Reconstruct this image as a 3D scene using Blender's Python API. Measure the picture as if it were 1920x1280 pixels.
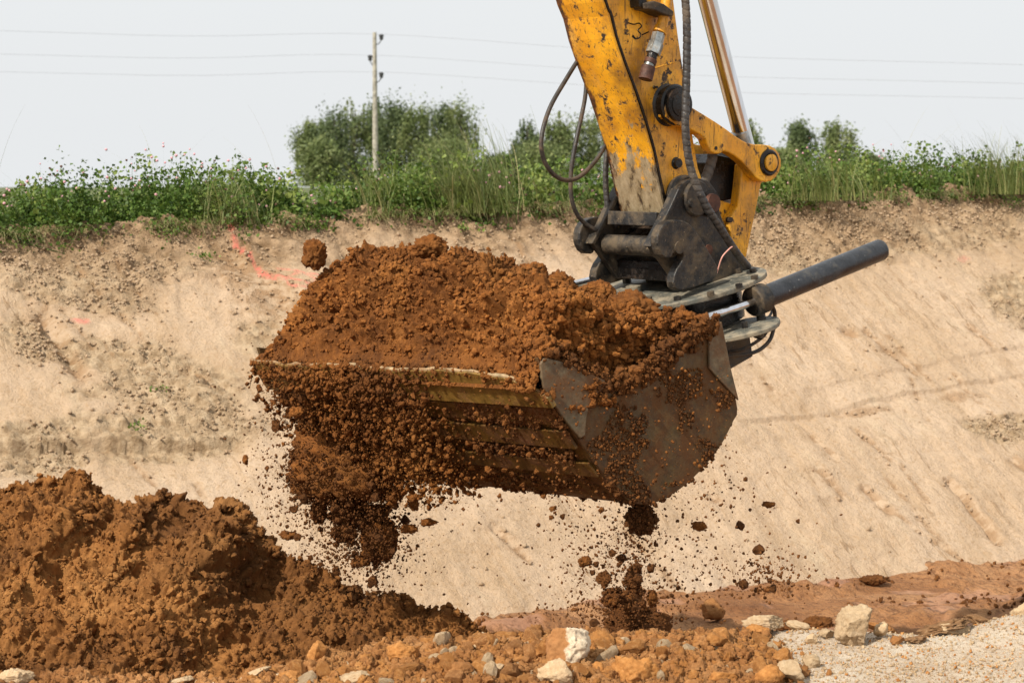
import bpy, bmesh, math, random
import numpy as np
from mathutils import Vector, Matrix

for o in list(bpy.data.objects): bpy.data.objects.remove(o)
SC = bpy.context.scene
COL = SC.collection
rng = np.random.default_rng(7)
random.seed(7)

# ------------------------------------------------------------------ camera
FP = 3733.0                                   # focal length in photo pixels (1920 wide)
PITCH = math.atan(340 / FP)
CAM = np.array([0, 0, 2.1])
cd = bpy.data.cameras.new("camera"); cam = bpy.data.objects.new("camera", cd); COL.objects.link(cam)
cam.location = CAM; cam.rotation_euler = (math.pi / 2 - PITCH, 0, 0)
cd.sensor_width = 36; cd.lens = 36 * FP / 1920; cd.clip_end = 3000; cd.clip_start = .1
cd.dof.use_dof = True; cd.dof.focus_distance = 7.9; cd.dof.aperture_fstop = 7.0
SC.camera = cam

# ------------------------------------------------------------------ light
SUN_EL, SUN_AZ = math.radians(42), math.radians(46)   # azimuth: from the left (-x) turned towards the camera's back
sdir = Vector((-math.cos(SUN_AZ) * math.cos(SUN_EL), -math.sin(SUN_AZ) * math.cos(SUN_EL), math.sin(SUN_EL)))
ld = bpy.data.lights.new("sun", 'SUN'); ld.energy = 5.0; ld.angle = math.radians(.6); ld.color = (1, .93, .82)
sun = bpy.data.objects.new("sun", ld); COL.objects.link(sun)
sun.rotation_euler = sdir.to_track_quat('Z', 'Y').to_euler()
W = bpy.data.worlds.new("World"); SC.world = W; W.use_nodes = True
wn = W.node_tree.nodes; wl = W.node_tree.links
bg = wn['Background']
sky = wn.new('ShaderNodeTexSky'); sky.sky_type = 'NISHITA'; sky.sun_disc = False
sky.sun_elevation = SUN_EL; sky.sun_rotation = math.atan2(sdir.x, sdir.y); sky.dust_density = 6; sky.air_density = 1.0
mixw = wn.new('ShaderNodeMix'); mixw.data_type = 'RGBA'; mixw.inputs['Factor'].default_value = .9
wl.new(sky.outputs[0], mixw.inputs['A']); mixw.inputs['B'].default_value = (5.95, 6.1, 6.2, 1)   # thin bright overcast veil
wl.new(mixw.outputs['Result'], bg.inputs['Color']); bg.inputs['Strength'].default_value = .15
SC.view_settings.view_transform = 'Standard'; SC.view_settings.look = 'None'
SC.view_settings.exposure = 0; SC.view_settings.gamma = 1
SC.cycles.max_bounces = 6; SC.cycles.diffuse_bounces = 3; SC.cycles.glossy_bounces = 3

# ------------------------------------------------------------------ projection helpers
FW = np.array([0, math.cos(PITCH), -math.sin(PITCH)]); UP = np.array([0, math.sin(PITCH), math.cos(PITCH)]); RT = np.array([1., 0, 0])
def ray(px, py): return FW + (px - 960) / FP * RT - (py - 640) / FP * UP
def at_y(px, py, y): r = ray(px, py); return CAM + r * (y / r[1])          # point of a sight line at a given distance
def at_z(px, py, z): r = ray(px, py); return CAM + r * ((z - CAM[2]) / r[2])
def on_plane(px, py, o, n): r = ray(px, py); return CAM + r * (np.dot(o - CAM, n) / np.dot(r, n))
def proj(P):
    D = np.asarray(P) - CAM; z = D @ FW
    return 960 + FP * (D @ RT) / z, 640 - FP * (D @ UP) / z

# ------------------------------------------------------------------ noise
_perm = np.random.default_rng(3).permutation(256); _perm = np.concatenate([_perm, _perm])
_g = np.random.default_rng(4).normal(size=(256, 3)); _g /= np.linalg.norm(_g, axis=1)[:, None]
def pn(P):
    P = np.asarray(P, dtype=np.float64); i = np.floor(P).astype(int); f = P - i; i &= 255
    u = f * f * f * (f * (f * 6 - 15) + 10); r = 0
    for dx in (0, 1):
        for dy in (0, 1):
            for dz in (0, 1):
                h = _perm[_perm[_perm[(i[:, 0] + dx) & 255] + ((i[:, 1] + dy) & 255)] + ((i[:, 2] + dz) & 255)]
                d = ((f - (dx, dy, dz)) * _g[h]).sum(1)
                r = r + d * (u[:, 0] if dx else 1 - u[:, 0]) * (u[:, 1] if dy else 1 - u[:, 1]) * (u[:, 2] if dz else 1 - u[:, 2])
    return r * 1.6
def fbm(P, sc, oct=4, gain=.5, off=0., billow=False):
    P = np.asarray(P); r = np.zeros(len(P)); a = 1.
    for k in range(oct):
        n = pn(P * sc * 2.03 ** k + off + 17.3 * k); r += a * ((np.abs(n) * 2 - .6) if billow else n); a *= gain
    return r
def sstep(a, b, x): t = np.clip((x - a) / (b - a), 0, 1); return t * t * (3 - 2 * t)

# ------------------------------------------------------------------ materials
MATS = {}
class NT:
    def __init__(s, name):
        s.m = bpy.data.materials.new(name); s.m.use_nodes = True; s.n = s.m.node_tree.nodes; s.l = s.m.node_tree.links
        s.b = s.n['Principled BSDF']; s.tc = s.n.new('ShaderNodeTexCoord').outputs['Object']; MATS[name] = s.m
    def set(s, **k):
        for a, v in k.items():
            i = s.b.inputs[a.replace('_', ' ')]
            if hasattr(v, 'links'): s.l.new(v, i)
            else: i.default_value = v
    def vec(s, scale=(1, 1, 1), rot=(0, 0, 0)):
        m = s.n.new('ShaderNodeMapping'); m.inputs['Scale'].default_value = scale; m.inputs['Rotation'].default_value = rot
        s.l.new(s.tc, m.inputs['Vector']); return m.outputs[0]
    def noise(s, scale, detail=4, rough=.55, vec=None, dist=0):
        t = s.n.new('ShaderNodeTexNoise'); s.l.new(vec or s.tc, t.inputs['Vector'])
        t.inputs['Scale'].default_value = scale; t.inputs['Detail'].default_value = detail; t.inputs['Roughness'].default_value = rough
        t.inputs['Distortion'].default_value = dist; return t.outputs['Fac']
    def voro(s, scale, vec=None, feature='F1'):
        t = s.n.new('ShaderNodeTexVoronoi'); t.feature = feature; s.l.new(vec or s.tc, t.inputs['Vector']); t.inputs['Scale'].default_value = scale
        return t.outputs['Distance']
    def ramp(s, fac, *stops):
        r = s.n.new('ShaderNodeValToRGB'); e = r.color_ramp.elements
        while len(e) < len(stops): e.new(.5)
        for k, (p, c) in enumerate(stops):
            e[k].position = p; e[k].color = (c, c, c, 1) if isinstance(c, (int, float)) else (*c, 1)
        s.l.new(fac, r.inputs[0]); return r.outputs[0]
    def mix(s, fac, a, b, mode='MIX'):
        m = s.n.new('ShaderNodeMix'); m.data_type = 'RGBA'; m.blend_type = mode
        for i, v in (('Factor', fac), ('A', a), ('B', b)):
            if hasattr(v, 'links'): s.l.new(v, m.inputs[i])
            else: m.inputs[i].default_value = v if i == 'Factor' else (*v, 1)
        return m.outputs['Result']
    def math(s, op, a, b=0.):
        m = s.n.new('ShaderNodeMath'); m.operation = op
        for i, v in enumerate((a, b)):
            if hasattr(v, 'links'): s.l.new(v, m.inputs[i])
            else: m.inputs[i].default_value = v
        return m.outputs[0]
    def attr(s, name):
        a = s.n.new('ShaderNodeAttribute'); a.attribute_name = name; return a.outputs['Fac']
    def sep(s, axis, vec=None):
        a = s.n.new('ShaderNodeSeparateXYZ'); s.l.new(vec or s.tc, a.inputs[0]); return a.outputs[axis]
    def bump(s, h, dist=.01, strength=1.):
        b = s.n.new('ShaderNodeBump'); b.inputs['Distance'].default_value = dist; b.inputs['Strength'].default_value = strength
        s.l.new(h, b.inputs['Height']); s.l.new(b.outputs[0], s.b.inputs['Normal'])

def soil_mat(name, dark, mid, light, sc=1.):
    t = NT(name)
    big = t.noise(2.6 * sc, 5, .6); fine = t.noise(45 * sc, 5, .7)
    c = t.ramp(big, (.32, dark), (.5, mid), (.68, light))
    c2 = t.ramp(fine, (.3, dark), (.55, mid), (.75, light))
    col = t.mix(.5, c, c2); col = t.mix(t.ramp(t.noise(1.1 * sc, 4, .6), (.45, 0.), (.62, .55)), col, tuple(x * .8 + y * .2 for x, y in zip(dark, mid)))
    oi = t.n.new('ShaderNodeObjectInfo')
    v = t.math('ADD', t.math('MULTIPLY', oi.outputs['Random'], .35), .82)
    cc = t.n.new('ShaderNodeCombineColor'); [t.l.new(v, cc.inputs[k]) for k in range(3)]
    col = t.mix(1., col, cc.outputs[0], 'MULTIPLY')
    t.set(Base_Color=col, Roughness=.92); t.b.inputs['Specular IOR Level'].default_value = .25
    t.bump(t.noise(130 * sc, 5, .7), .006, .9); return t.m
M_SOIL = soil_mat('loose_soil', (.045, .015, .004), (.235, .083, .016), (.46, .192, .045))
M_SOILD = soil_mat('damp_soil', (.045, .016, .005), (.15, .055, .012), (.30, .118, .03))
M_PILE = soil_mat('heap_soil', (.055, .020, .006), (.275, .112, .028), (.52, .25, .078))
M_ROCKB = soil_mat('brown_rock', (.17, .065, .018), (.38, .17, .055), (.62, .35, .15), 1.5)
M_ROCKP = soil_mat('pale_rock', (.34, .205, .10), (.55, .40, .24), (.70, .56, .39), 1.5)
M_ROCKO = soil_mat('orange_rock', (.27, .10, .025), (.48, .215, .06), (.68, .38, .16), 1.5)
M_CRUST = soil_mat('earth_crust', (.13, .06, .025), (.30, .165, .075), (.50, .34, .20), 2.)
def half_rock():
    t = NT('two_tone_rock')
    x = t.sep(0); f = t.ramp(t.math('ADD', x, t.math('MULTIPLY', t.noise(25, 4), .06)), (.028, 0.), (.034, 1.))
    c = t.mix(f, (.38, .17, .055), (.68, .56, .40)); c = t.mix(t.ramp(t.noise(60, 4), (.4, 0.), (.8, .5)), c, (.30, .14, .05))
    t.set(Base_Color=c, Roughness=.9); t.bump(t.noise(90, 5, .7), .006); return t.m
M_ROCK2 = half_rock()

def slope_mat():
    t = NT('sandy_clay'); r = t.attr('rough'); p = t.attr('paint'); top = t.attr('topband'); st = t.attr('stain')
    st_v = t.vec((1, 1, 1), (0, 0, 0))
    c = t.ramp(t.noise(.9, 5, .6), (.3, (.475, .335, .21)), (.5, (.545, .395, .262)), (.7, (.60, .45, .315)))
    spec = t.ramp(t.noise(38, 4, .6), (.52, 0.), (.72, .55)); c = t.mix(spec, c, (.36, .215, .10))
    cx = t.n.new('ShaderNodeCombineXYZ'); t.l.new(t.attr('su'), cx.inputs[0]); t.l.new(t.attr('sv'), cx.inputs[1])
    mp = t.n.new('ShaderNodeMapping'); mp.inputs['Scale'].default_value = (7, .9, 1); t.l.new(cx.outputs[0], mp.inputs[0]); sv = mp.outputs[0]
    sn = t.noise(1., 7, .68, sv, .3); c = t.mix(t.ramp(sn, (.52, 0.), (.66, .35)), c, (.44, .28, .145)); c = t.mix(t.ramp(sn, (.30, .5), (.42, 0.)), c, (.62, .49, .33))
    ln = t.noise(2.2, 3, .5, sv, .2); lines = t.math('MULTIPLY', t.ramp(ln, (.585, 0.), (.60, 1.), (.63, 1.), (.64, 0.)), t.ramp(t.noise(1.3, 3), (.47, 0.), (.62, .5))); c = t.mix(lines, c, (.26, .15, .07))
    patch = t.ramp(t.noise(3.2, 6, .68), (.56, 0.), (.68, .35)); c = t.mix(patch, c, (.45, .31, .18))
    rc = t.ramp(t.noise(14, 5, .65), (.30, (.24, .16, .085)), (.45, (.39, .275, .165)), (.6, (.52, .39, .25)))
    c = t.mix(t.math('MULTIPLY', r, .95), c, rc)
    tc = t.ramp(t.noise(9, 5, .7), (.36, (.17, .105, .052)), (.58, (.42, .285, .17))); c = t.mix(top, c, tc)
    c = t.mix(st, c, (.30, .165, .075))
    pf = t.math('MULTIPLY', p, t.ramp(t.noise(34, 5, .7), (.36, .1), (.62, .8)))
    c = t.mix(pf, c, (.85, .17, .15))
    t.set(Base_Color=c, Roughness=.95); t.b.inputs['Specular IOR Level'].default_value = .15
    t.bump(t.math('ADD', t.math('ADD', t.noise(16, 6, .65), t.math('MULTIPLY', t.noise(60, 5, .75), .6)), t.math('MULTIPLY', t.math('SUBTRACT', sn, lines), .28)), .035, .8); return t.m
M_SLOPE = slope_mat()
def mud_mat():
    t = NT('red_mud'); v = t.vec((.9, 1.35, 1), (0, 0, .42))
    c = t.ramp(t.noise(1.6, 6, .65, v), (.3, (.25, .10, .032)), (.5, (.40, .18, .065)), (.68, (.52, .27, .12)))
    f = t.ramp(t.noise(2.3, 4, .5, v), (.56, 0.), (.62, 1.))
    c = t.mix(t.math('MULTIPLY', f, .5), c, (.34, .18, .115)); c = t.mix(t.ramp(t.noise(24, 6, .72, v), (.5, 0.), (.62, .7)), c, (.16, .06, .018))
    t.set(Base_Color=c, Roughness=t.ramp(f, (0, .9), (1, .42)))
    t.bump(t.math('MULTIPLY', t.noise(22, 6, .65, v), t.ramp(f, (0, 1.), (1, .25))), .06, 1.); return t.m
M_MUD = mud_mat()
def ground_mat():
    t = NT('pale_sand'); w = t.attr('brown')
    c = t.ramp(t.noise(5, 6, .7), (.3, (.62, .47, .32)), (.5, (.80, .64, .47)), (.7, (.90, .78, .61)))
    c = t.mix(t.ramp(t.noise(55, 4, .6), (.55, 0.), (.7, .55)), c, (.44, .26, .12))
    b = t.ramp(t.noise(20, 6, .7), (.3, (.20, .08, .024)), (.5, (.40, .18, .06)), (.7, (.62, .37, .18)))
    c = t.mix(w, c, b); t.set(Base_Color=c, Roughness=.95)
    t.bump(t.noise(45, 8, .78), .03, 1.); return t.m
M_GROUND = ground_mat()
def field_mat():
    t = NT('meadow'); c = t.ramp(t.noise(.4, 6, .6), (.35, (.05, .085, .02)), (.65, (.14, .14, .05)))
    t.set(Base_Color=c, Roughness=1.); return t.m
M_FIELD = field_mat()

GREASE_AT = (-.05, -.06, .60)
def yellow_mat(name, wear, bare_z=None, grease=(.33, .0, .58)):
    t = NT(name)
    fz = t.ramp(t.noise(120, 5, .8, t.vec((1, 1, .25), (.2, .3, .1))), (.56, 0.), (.66, .75))
    v = t.vec((1, 1, .28), (0, math.radians(12), 0))
    scr = t.ramp(t.noise(60, 3, .75, t.vec((1.6, 1.6, .12), (.1, math.radians(18), .3)), .4), (.60, 0.), (.635, 1.))
    scr2 = t.ramp(t.noise(55, 4, .75, t.vec((.3, .3, 1.2), (.8, math.radians(-35), .3)), .8), (.665, 0.), (.69, 1.))
    chips = t.ramp(t.noise(17, 9, .72), (.60 - wear * .06, 0.), (.64 - wear * .06, 1.))
    grime = t.ramp(t.noise(6, 8, .72), (.47, 0.), (.68, .8))
    c = t.ramp(t.noise(5, 4), (.35, (.68, .29, .006)), (.65, (.88, .43, .012)))
    c = t.mix(t.ramp(t.noise(12, 5, .6, v), (.55, 0.), (.75, .5)), c, (.66, .40, .13))
    c = t.mix(grime, c, (.22, .10, .02))
    m = t.math('MAXIMUM', t.math('MAXIMUM', t.math('MULTIPLY', fz, .8), t.math('MAXIMUM', t.math('MULTIPLY', scr, .7), t.math('MULTIPLY', scr2, .6))), chips)
    pass
    dark = t.ramp(t.noise(30, 4), (.4, (.022, .014, .008)), (.7, (.10, .05, .02)))
    c = t.mix(m, c, dark)
    rough = t.ramp(m, (0, .42), (1, .75))
    if bare_z is not None:
        z = t.math('ADD', t.sep(2), t.math('MULTIPLY', t.math('SUBTRACT', t.noise(8, 9, .78, t.vec((1, 1, .6))), .5), 1.25))
        bf = t.ramp(z, (max(0, bare_z - .02), 1.), (bare_z + .02, 0.))
        bare = t.ramp(t.noise(22, 8, .75, t.vec((1, 1, .5))), (.36, (.05, .028, .014)), (.46, (.27, .20, .11)), (.7, (.46, .36, .23)))
        c = t.mix(bf, c, bare)
    vd = t.n.new('ShaderNodeVectorMath'); vd.operation = 'DISTANCE'; t.l.new(t.tc, vd.inputs[0]); vd.inputs[1].default_value = GREASE_AT
    gr = t.ramp(t.math('ADD', vd.outputs['Value'], t.math('MULTIPLY', t.math('SUBTRACT', t.noise(11, 6, .65), .5), .22)), (.085, .95), (.15, .35), (.26, 0.))
    c = t.mix(gr, c, (.03, .018, .008))
    if bare_z is not None:
        dt = t.n.new('ShaderNodeVectorMath'); dt.operation = 'DOT_PRODUCT'; t.l.new(t.tc, dt.inputs[0]); dt.inputs[1].default_value = (math.sin(math.radians(40)), -math.cos(math.radians(40)), 0)
        e = t.math('ADD', dt.outputs['Value'], t.math('MULTIPLY', t.math('SUBTRACT', t.noise(14, 8, .75, t.vec((1, 1, .35))), .5), .20))
        ee = t.ramp(t.math('ADD', e, 1.), (1 - .375, 1.), (1 - .36, 0.)); c = t.mix(ee, c, t.ramp(t.noise(40, 5, .7), (.4, (.035, .014, .006)), (.6, (.16, .05, .01)), (.7, (.5, .17, .01))))
    t.set(Base_Color=c, Roughness=rough); t.b.inputs['Coat Weight'].default_value = .12
    t.bump(t.math('ADD', t.math('MULTIPLY', m, -.5), t.math('MULTIPLY', t.noise(70, 4), .5)), .0022, .8); return t.m
M_YEL = yellow_mat('worn_yellow_paint', .35)
M_YELB = yellow_mat('scuffed_yellow_paint', .5, .36)

def metal_mat(name, base, dirt, amt, rough=.45, metal=.6, edge=None):
    t = NT(name)
    c = t.ramp(t.noise(22, 6, .65), (.35, tuple(x * .55 for x in base)), (.65, tuple(x * 1.5 for x in base)))
    d = t.ramp(t.noise(9, 8, .72), (.56 - amt * .2, 0.), (.68 - amt * .1, 1.))
    c = t.mix(t.math('MULTIPLY', d, .85), c, dirt)
    sp = t.ramp(t.noise(90, 3, .6), (.66, 0.), (.74, .8)); c = t.mix(sp, c, tuple(min(1, x * 2.6) for x in dirt))
    if edge:
        g = t.n.new('ShaderNodeNewGeometry'); e = t.ramp(g.outputs['Pointiness'], (.53, 0.), (.58, .7)); c = t.mix(e, c, edge)
    t.set(Base_Color=c, Roughness=t.ramp(d, (0, rough), (1, .9)), Metallic=t.ramp(d, (0, metal), (1, 0.)))
    t.bump(t.math('ADD', t.noise(60, 5, .7), t.math('MULTIPLY', d, .6)), .003, .7); return t.m
M_BLK = metal_mat('grimy_black_steel', (.020, .019, .018), (.125, .088, .050), .6, .42, .3)
M_BLK2 = metal_mat('black_cylinder_paint', (.022, .024, .028), (.10, .095, .085), .05, .33, .1)
M_GREASE = metal_mat('greasy_black_steel', (.008, .007, .006), (.05, .025, .01), .1, .22, .3)
M_FLANGE = metal_mat('dusty_steel', (.12, .12, .10), (.34, .28, .19), .55, .5, .2)
M_BKT = metal_mat('muddy_bucket_steel', (.10, .052, .010), (.13, .046, .011), .6, .40, .15)
M_SIDE = metal_mat('side_plate_steel', (.075, .044, .010), (.105, .038, .007), .95, .40, .12)
M_EDGE = metal_mat('polished_cutting_edge', (.21, .125, .028), (.17, .07, .016), .3, .38, .2)
M_LIP = metal_mat('scraped_lip', (.36, .27, .15), (.24, .115, .04), .8, .45, .3)
M_GREY = metal_mat('grey_scraped_steel', (.125, .098, .055), (.13, .055, .018), .75, .42, .25)
M_FIT = metal_mat('zinc_fitting', (.35, .37, .36), (.18, .12, .06), .1, .32, .8)
M_RUST = metal_mat('rusty_cap', (.09, .035, .02), (.10, .07, .05), .2, .6, .2)
def simple(name, col, rough=.6, metal=0., nsc=None):
    t = NT(name)
    if nsc: t.set(Base_Color=t.ramp(t.noise(nsc, 5, .65), (.35, tuple(x * .6 for x in col)), (.65, tuple(min(1, x * 1.4) for x in col))))
    else: t.set(Base_Color=(*col, 1))
    t.set(Roughness=rough, Metallic=metal); return t.m
def chrome():
    t = NT('chrome_rod'); c = t.ramp(t.noise(5, 3, .5, t.vec((6, 6, .3))), (.4, (.62, .60, .58)), (.7, (.75, .76, .80)))
    t.set(Base_Color=c, Metallic=1., Roughness=.13); return t.m
M_CHR = chrome()
M_HOSE = metal_mat('dusty_hose_rubber', (.028, .024, .02), (.13, .085, .05), .35, .45, 0.)
M_WRAP = metal_mat('spiral_wrap_plastic', (.035, .032, .030), (.14, .11, .08), .4, .45, 0.)
M_PINK = simple('pink_string', (.7, .35, .28), .7)
M_LEAF = NT('clover_leaf')
def leaf_mat(t, a, b, c3, tr=.25):
    r = t.attr('tint'); c = t.ramp(r, (0., a), (.5, b), (1., c3))
    t.set(Base_Color=c, Roughness=.55); t.b.inputs['Specular IOR Level'].default_value = .3
    ts = t.n.new('ShaderNodeBsdfTranslucent'); t.l.new(c, ts.inputs[0]); mx = t.n.new('ShaderNodeMixShader'); mx.inputs[0].default_value = tr
    t.l.new(t.b.outputs[0], mx.inputs[1]); t.l.new(ts.outputs[0], mx.inputs[2]); t.l.new(mx.outputs[0], t.n['Material Output'].inputs[0]); return t.m
M_LEAF = leaf_mat(M_LEAF, (.030, .070, .010), (.095, .165, .024), (.26, .31, .075))
M_GRASS = leaf_mat(NT('grass_blade'), (.075, .12, .03), (.20, .24, .07), (.50, .42, .22))
M_TREE = leaf_mat(NT('willow_leaf'), (.10, .14, .045), (.165, .205, .07), (.28, .29, .12), .15)
M_CONI = leaf_mat(NT('dark_willow_leaf'), (.065, .095, .040), (.11, .148, .058), (.19, .215, .09), .15)
M_BLOOM = simple('pink_blossom', (.68, .36, .40), .8, 0, 200)
M_DRYB = simple('brown_seed_head', (.12, .06, .04), .9, 0, 100)
M_WOOD = simple('weathered_wood', (.36, .33, .27), .9, 0, 6)
M_BARK = simple('bark', (.10, .08, .06), .95, 0, 8)
M_PORC = simple('dark_insulator', (.05, .05, .05), .3)
M_WIRE = simple('wire_metal', (.22, .22, .23), .6, .3)

# ------------------------------------------------------------------ mesh helpers
def np_mesh(name, V, F, mats, loc=(0, 0, 0), parent=None, smooth=False, attrs=None, fmat=None, parent_loc=None):
    me = bpy.data.meshes.new(name); loc = np.asarray(loc, float); V = np.asarray(V, dtype=np.float64) - loc
    F = [np.asarray(f, dtype=np.int32) for f in (F if isinstance(F, list) else [F])]
    me.vertices.add(len(V)); me.vertices.foreach_set('co', V.astype(np.float32).ravel())
    tot = np.concatenate([np.full(len(f), f.shape[1]) for f in F]); idx = np.concatenate([f.ravel() for f in F])
    me.loops.add(len(idx)); me.loops.foreach_set('vertex_index', idx)
    me.polygons.add(len(tot)); me.polygons.foreach_set('loop_start', np.concatenate([[0], np.cumsum(tot)[:-1]]).astype(np.int32))
    me.polygons.foreach_set('loop_total', tot.astype(np.int32))
    if smooth: me.polygons.foreach_set('use_smooth', np.ones(len(tot), bool))
    for m in (mats if isinstance(mats, (list, tuple)) else [mats]): me.materials.append(m)
    if fmat is not None: me.polygons.foreach_set('material_index', np.asarray(fmat, np.int32))
    for k, a in (attrs or {}).items():
        at = me.attributes.new(k, 'FLOAT', 'POINT'); at.data.foreach_set('value', np.asarray(a, np.float32))
    me.update(calc_edges=True); me.validate()
    o = bpy.data.objects.new(name, me); COL.objects.link(o)
    if parent: o.parent = parent
    else: o.location = loc
    return o
def tag(o, label=None, cat=None, group=None, kind=None):
    for k, v in (('label', label), ('category', cat), ('group', group), ('kind', kind)):
        if v: o[k] = v
    return o
def empty(name, loc): o = bpy.data.objects.new(name, None); COL.objects.link(o); o.location = loc; o.empty_display_size = .1; return o
def grid_faces(nu, nv):
    i = np.arange(nu - 1)[:, None] * nv + np.arange(nv - 1)[None]; return np.stack([i, i + nv, i + nv + 1, i + 1], -1).reshape(-1, 4)
def ico(sub):
    bm = bmesh.new(); bmesh.ops.create_icosphere(bm, subdivisions=sub, radius=1); bm.verts.ensure_lookup_table()
    V = np.array([v.co[:] for v in bm.verts]); F = np.array([[v.index for v in f.verts] for f in bm.faces]); bm.free(); return V, F
def rot_rand(n):
    q = rng.normal(size=(n, 4)); q /= np.linalg.norm(q, axis=1)[:, None]; w, x, y, z = q.T
    return np.stack([1 - 2 * (y * y + z * z), 2 * (x * y - z * w), 2 * (x * z + y * w), 2 * (x * y + z * w), 1 - 2 * (x * x + z * z), 2 * (y * z - x * w),
                     2 * (x * z - y * w), 2 * (y * z + x * w), 1 - 2 * (x * x + y * y)], -1).reshape(n, 3, 3)
def clod_tpl(sub, seed, rough=.35, sq=.75):
    V, F = ico(sub); r = np.random.default_rng(seed); s = r.uniform(sq, 1, 3)
    n = fbm(V + seed * 3.1, 1.1, 2) * rough + fbm(V + seed * 5.7, 2.8, 3 if sub > 2 else 2, .6, billow=True) * rough * .55
    return V * (1 + n)[:, None] * s, F
def rock_tpl(sub, seed, planes=9, d=(.5, .85), rough=.06):
    V, F = ico(sub); r = np.random.default_rng(seed)
    for _ in range(planes):
        n = r.normal(size=3); n /= np.linalg.norm(n); dd = r.uniform(*d); k = V @ n; V = V - n * np.maximum(k - dd, 0)[:, None]
    return V * (1 + fbm(V + seed, 2.5, 4, .6) * rough)[:, None] * r.uniform(.75, 1, 3), F
def scatter(tpls, P, S, squash=None):
    """many small lumps at points P with radii S, as one vertex and face array"""
    VV, FF, base = [], [], 0; k = rng.integers(0, len(tpls), len(P)); R = rot_rand(len(P))
    for t, (V, F) in enumerate(tpls):
        m = k == t; n = m.sum()
        if not n: continue
        v = np.einsum('nij,vj->nvi', R[m], V) * S[m][:, None, None] + P[m][:, None]
        VV.append(v.reshape(-1, 3)); FF.append((F[None] + (np.arange(n) * len(V))[:, None, None] + base).reshape(-1, F.shape[1])); base += n * len(V)
    return np.concatenate(VV), np.concatenate(FF)
def ang(sub, seed):
    V, F = rock_tpl(sub, seed + 50, 7, (.45, .85), .12); V2 = V * (1 + fbm(V + seed * 2.3, 2.2, 2, .6, billow=True) * .38)[:, None] * np.random.default_rng(seed).uniform(.6, 1.1, 3); return V2, F
CL1 = [ang(1, s) for s in range(12)]
CL3 = [ang(3, s + 30) for s in range(8)]
def crumbs(P, S, big=.0125):
    m = S > big; v1, f1 = scatter(CL1, P[~m], S[~m])
    if m.sum(): v2, f2 = scatter(CL3, P[m], S[m]); return np.concatenate([v1, v2]), np.concatenate([f1, f2 + len(v1)])
    return v1, f1
CL2 = [clod_tpl(2, s + 20, .4) for s in range(8)]
def verts_normals(V, nu, nv):
    G = V.reshape(nu, nv, 3); a = np.gradient(G, axis=0); b = np.gradient(G, axis=1); n = np.cross(a, b)
    n /= np.linalg.norm(n, axis=2)[..., None] + 1e-9; return n.reshape(-1, 3)

# ================================================================== SETTING
def yb(x): return 10.75 + np.where(x > 0, .5 * x, .34 * x)
def yk(x): return 14.5 + np.where(x > 0, .58 * x, .36 * x)
def zk(x): return np.interp(x, [-8, -3.4, 0, 4.3, 9], [1.60, 1.60, 1.735, 1.82, 1.85])
ZB = -.42
def slope_base(x0, t):
    kx, ky, kz = x0, yk(x0), zk(x0); bx = x0 + 1.6; by = yb(bx)
    tt = t + .05 * np.sin(np.clip(t, 0, 1) * math.pi) * 0
    return np.stack([kx + (bx - kx) * t, ky + (by - ky) * t, kz + (ZB - kz) * tt], -1)
NU, NV = 900, 330
uu = np.linspace(-8.5, 8.0, NU); vv = np.linspace(-.02, 1.06, NV)
U_, V_ = np.meshgrid(uu, vv, indexing='ij'); U_ = U_.ravel(); V_ = V_.ravel()
P = slope_base(U_, V_); nrm = np.array([.22, -.42, .88]); nrm /= np.linalg.norm(nrm)
px, py = proj(P)
def segd(px, py, a, b):
    ax, ay = a; bx, by = b; t = np.clip(((px - ax) * (bx - ax) + (py - ay) * (by - ay)) / ((bx - ax) ** 2 + (by - ay) ** 2), 0, 1)
    cx = ax + t * (bx - ax); cy = ay + t * (by - ay); side = (bx - ax) * (py - ay) - (by - ay) * (px - ax)
    return np.hypot(px - cx, py - cy) * np.sign(side), t
def ell(cx, cy, rx, ry, ang=0.):
    c, s = math.cos(ang), math.sin(ang); dx, dy = px - cx, py - cy
    return np.hypot((dx * c + dy * s) / rx, (-dx * s + dy * c) / ry)
wob = fbm(P, 1.6, 4, .6)
rough = np.zeros(len(P))
for (cx, cy, rx, ry, an) in [(250, 700, 330, 75, .3), (80, 500, 260, 90, .15), (330, 800, 280, 45, .0), (60, 820, 160, 50, 0), (230, 500, 200, 60, .1),
                             (1750, 420, 420, 60, -.1), (1470, 460, 150, 80, 0), (1900, 560, 70, 60, .6), (1880, 800, 100, 30, 0), (480, 620, 60, 60, 0)]:
    rough = np.maximum(rough, 1 - sstep(.55, 1.15, ell(cx, cy, rx, ry, an) + wob * .45))
smoothz = np.zeros(len(P))
for (cx, cy, rx, ry, an) in [(120, 700, 90, 25, .1), (90, 590, 70, 22, .5), (400, 560, 130, 50, .2), (60, 760, 70, 25, 0), (180, 600, 100, 20, .3)]:
    smoothz = np.maximum(smoothz, 1 - sstep(.7, 1.1, ell(cx, cy, rx, ry, an) + wob * .3))
rough = np.clip(rough * (1 - .9 * smoothz), 0, 1)
topb = (1 - sstep(.02, .24, V_ + wob * .10)) * .95
sl = np.stack([U_ * 1.0, V_ * .35, 0 * U_], -1)                # streak coordinates: long down the slope
streak = fbm(sl, 2.4, 5, .62); sl2 = np.stack([U_ * .5, V_ * 8, 0 * U_ + 3], -1); hz = fbm(sl2, 1.1, 4, .6)
groove = np.clip(fbm(sl + 9, 3.1, 2, .5) - .52, 0, 1) * sstep(-.1, .5, fbm(P, .9, 2, off=5.))
h = wob * .018 + streak * .014 + hz * .016 - groove * .07
h += fbm(P, 7, 4, .6) * .007
h += rough * (fbm(P, 4.5, 5, .66, off=3., billow=True) * .020 + fbm(P, 15, 3, .7, billow=True) * .018)
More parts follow.
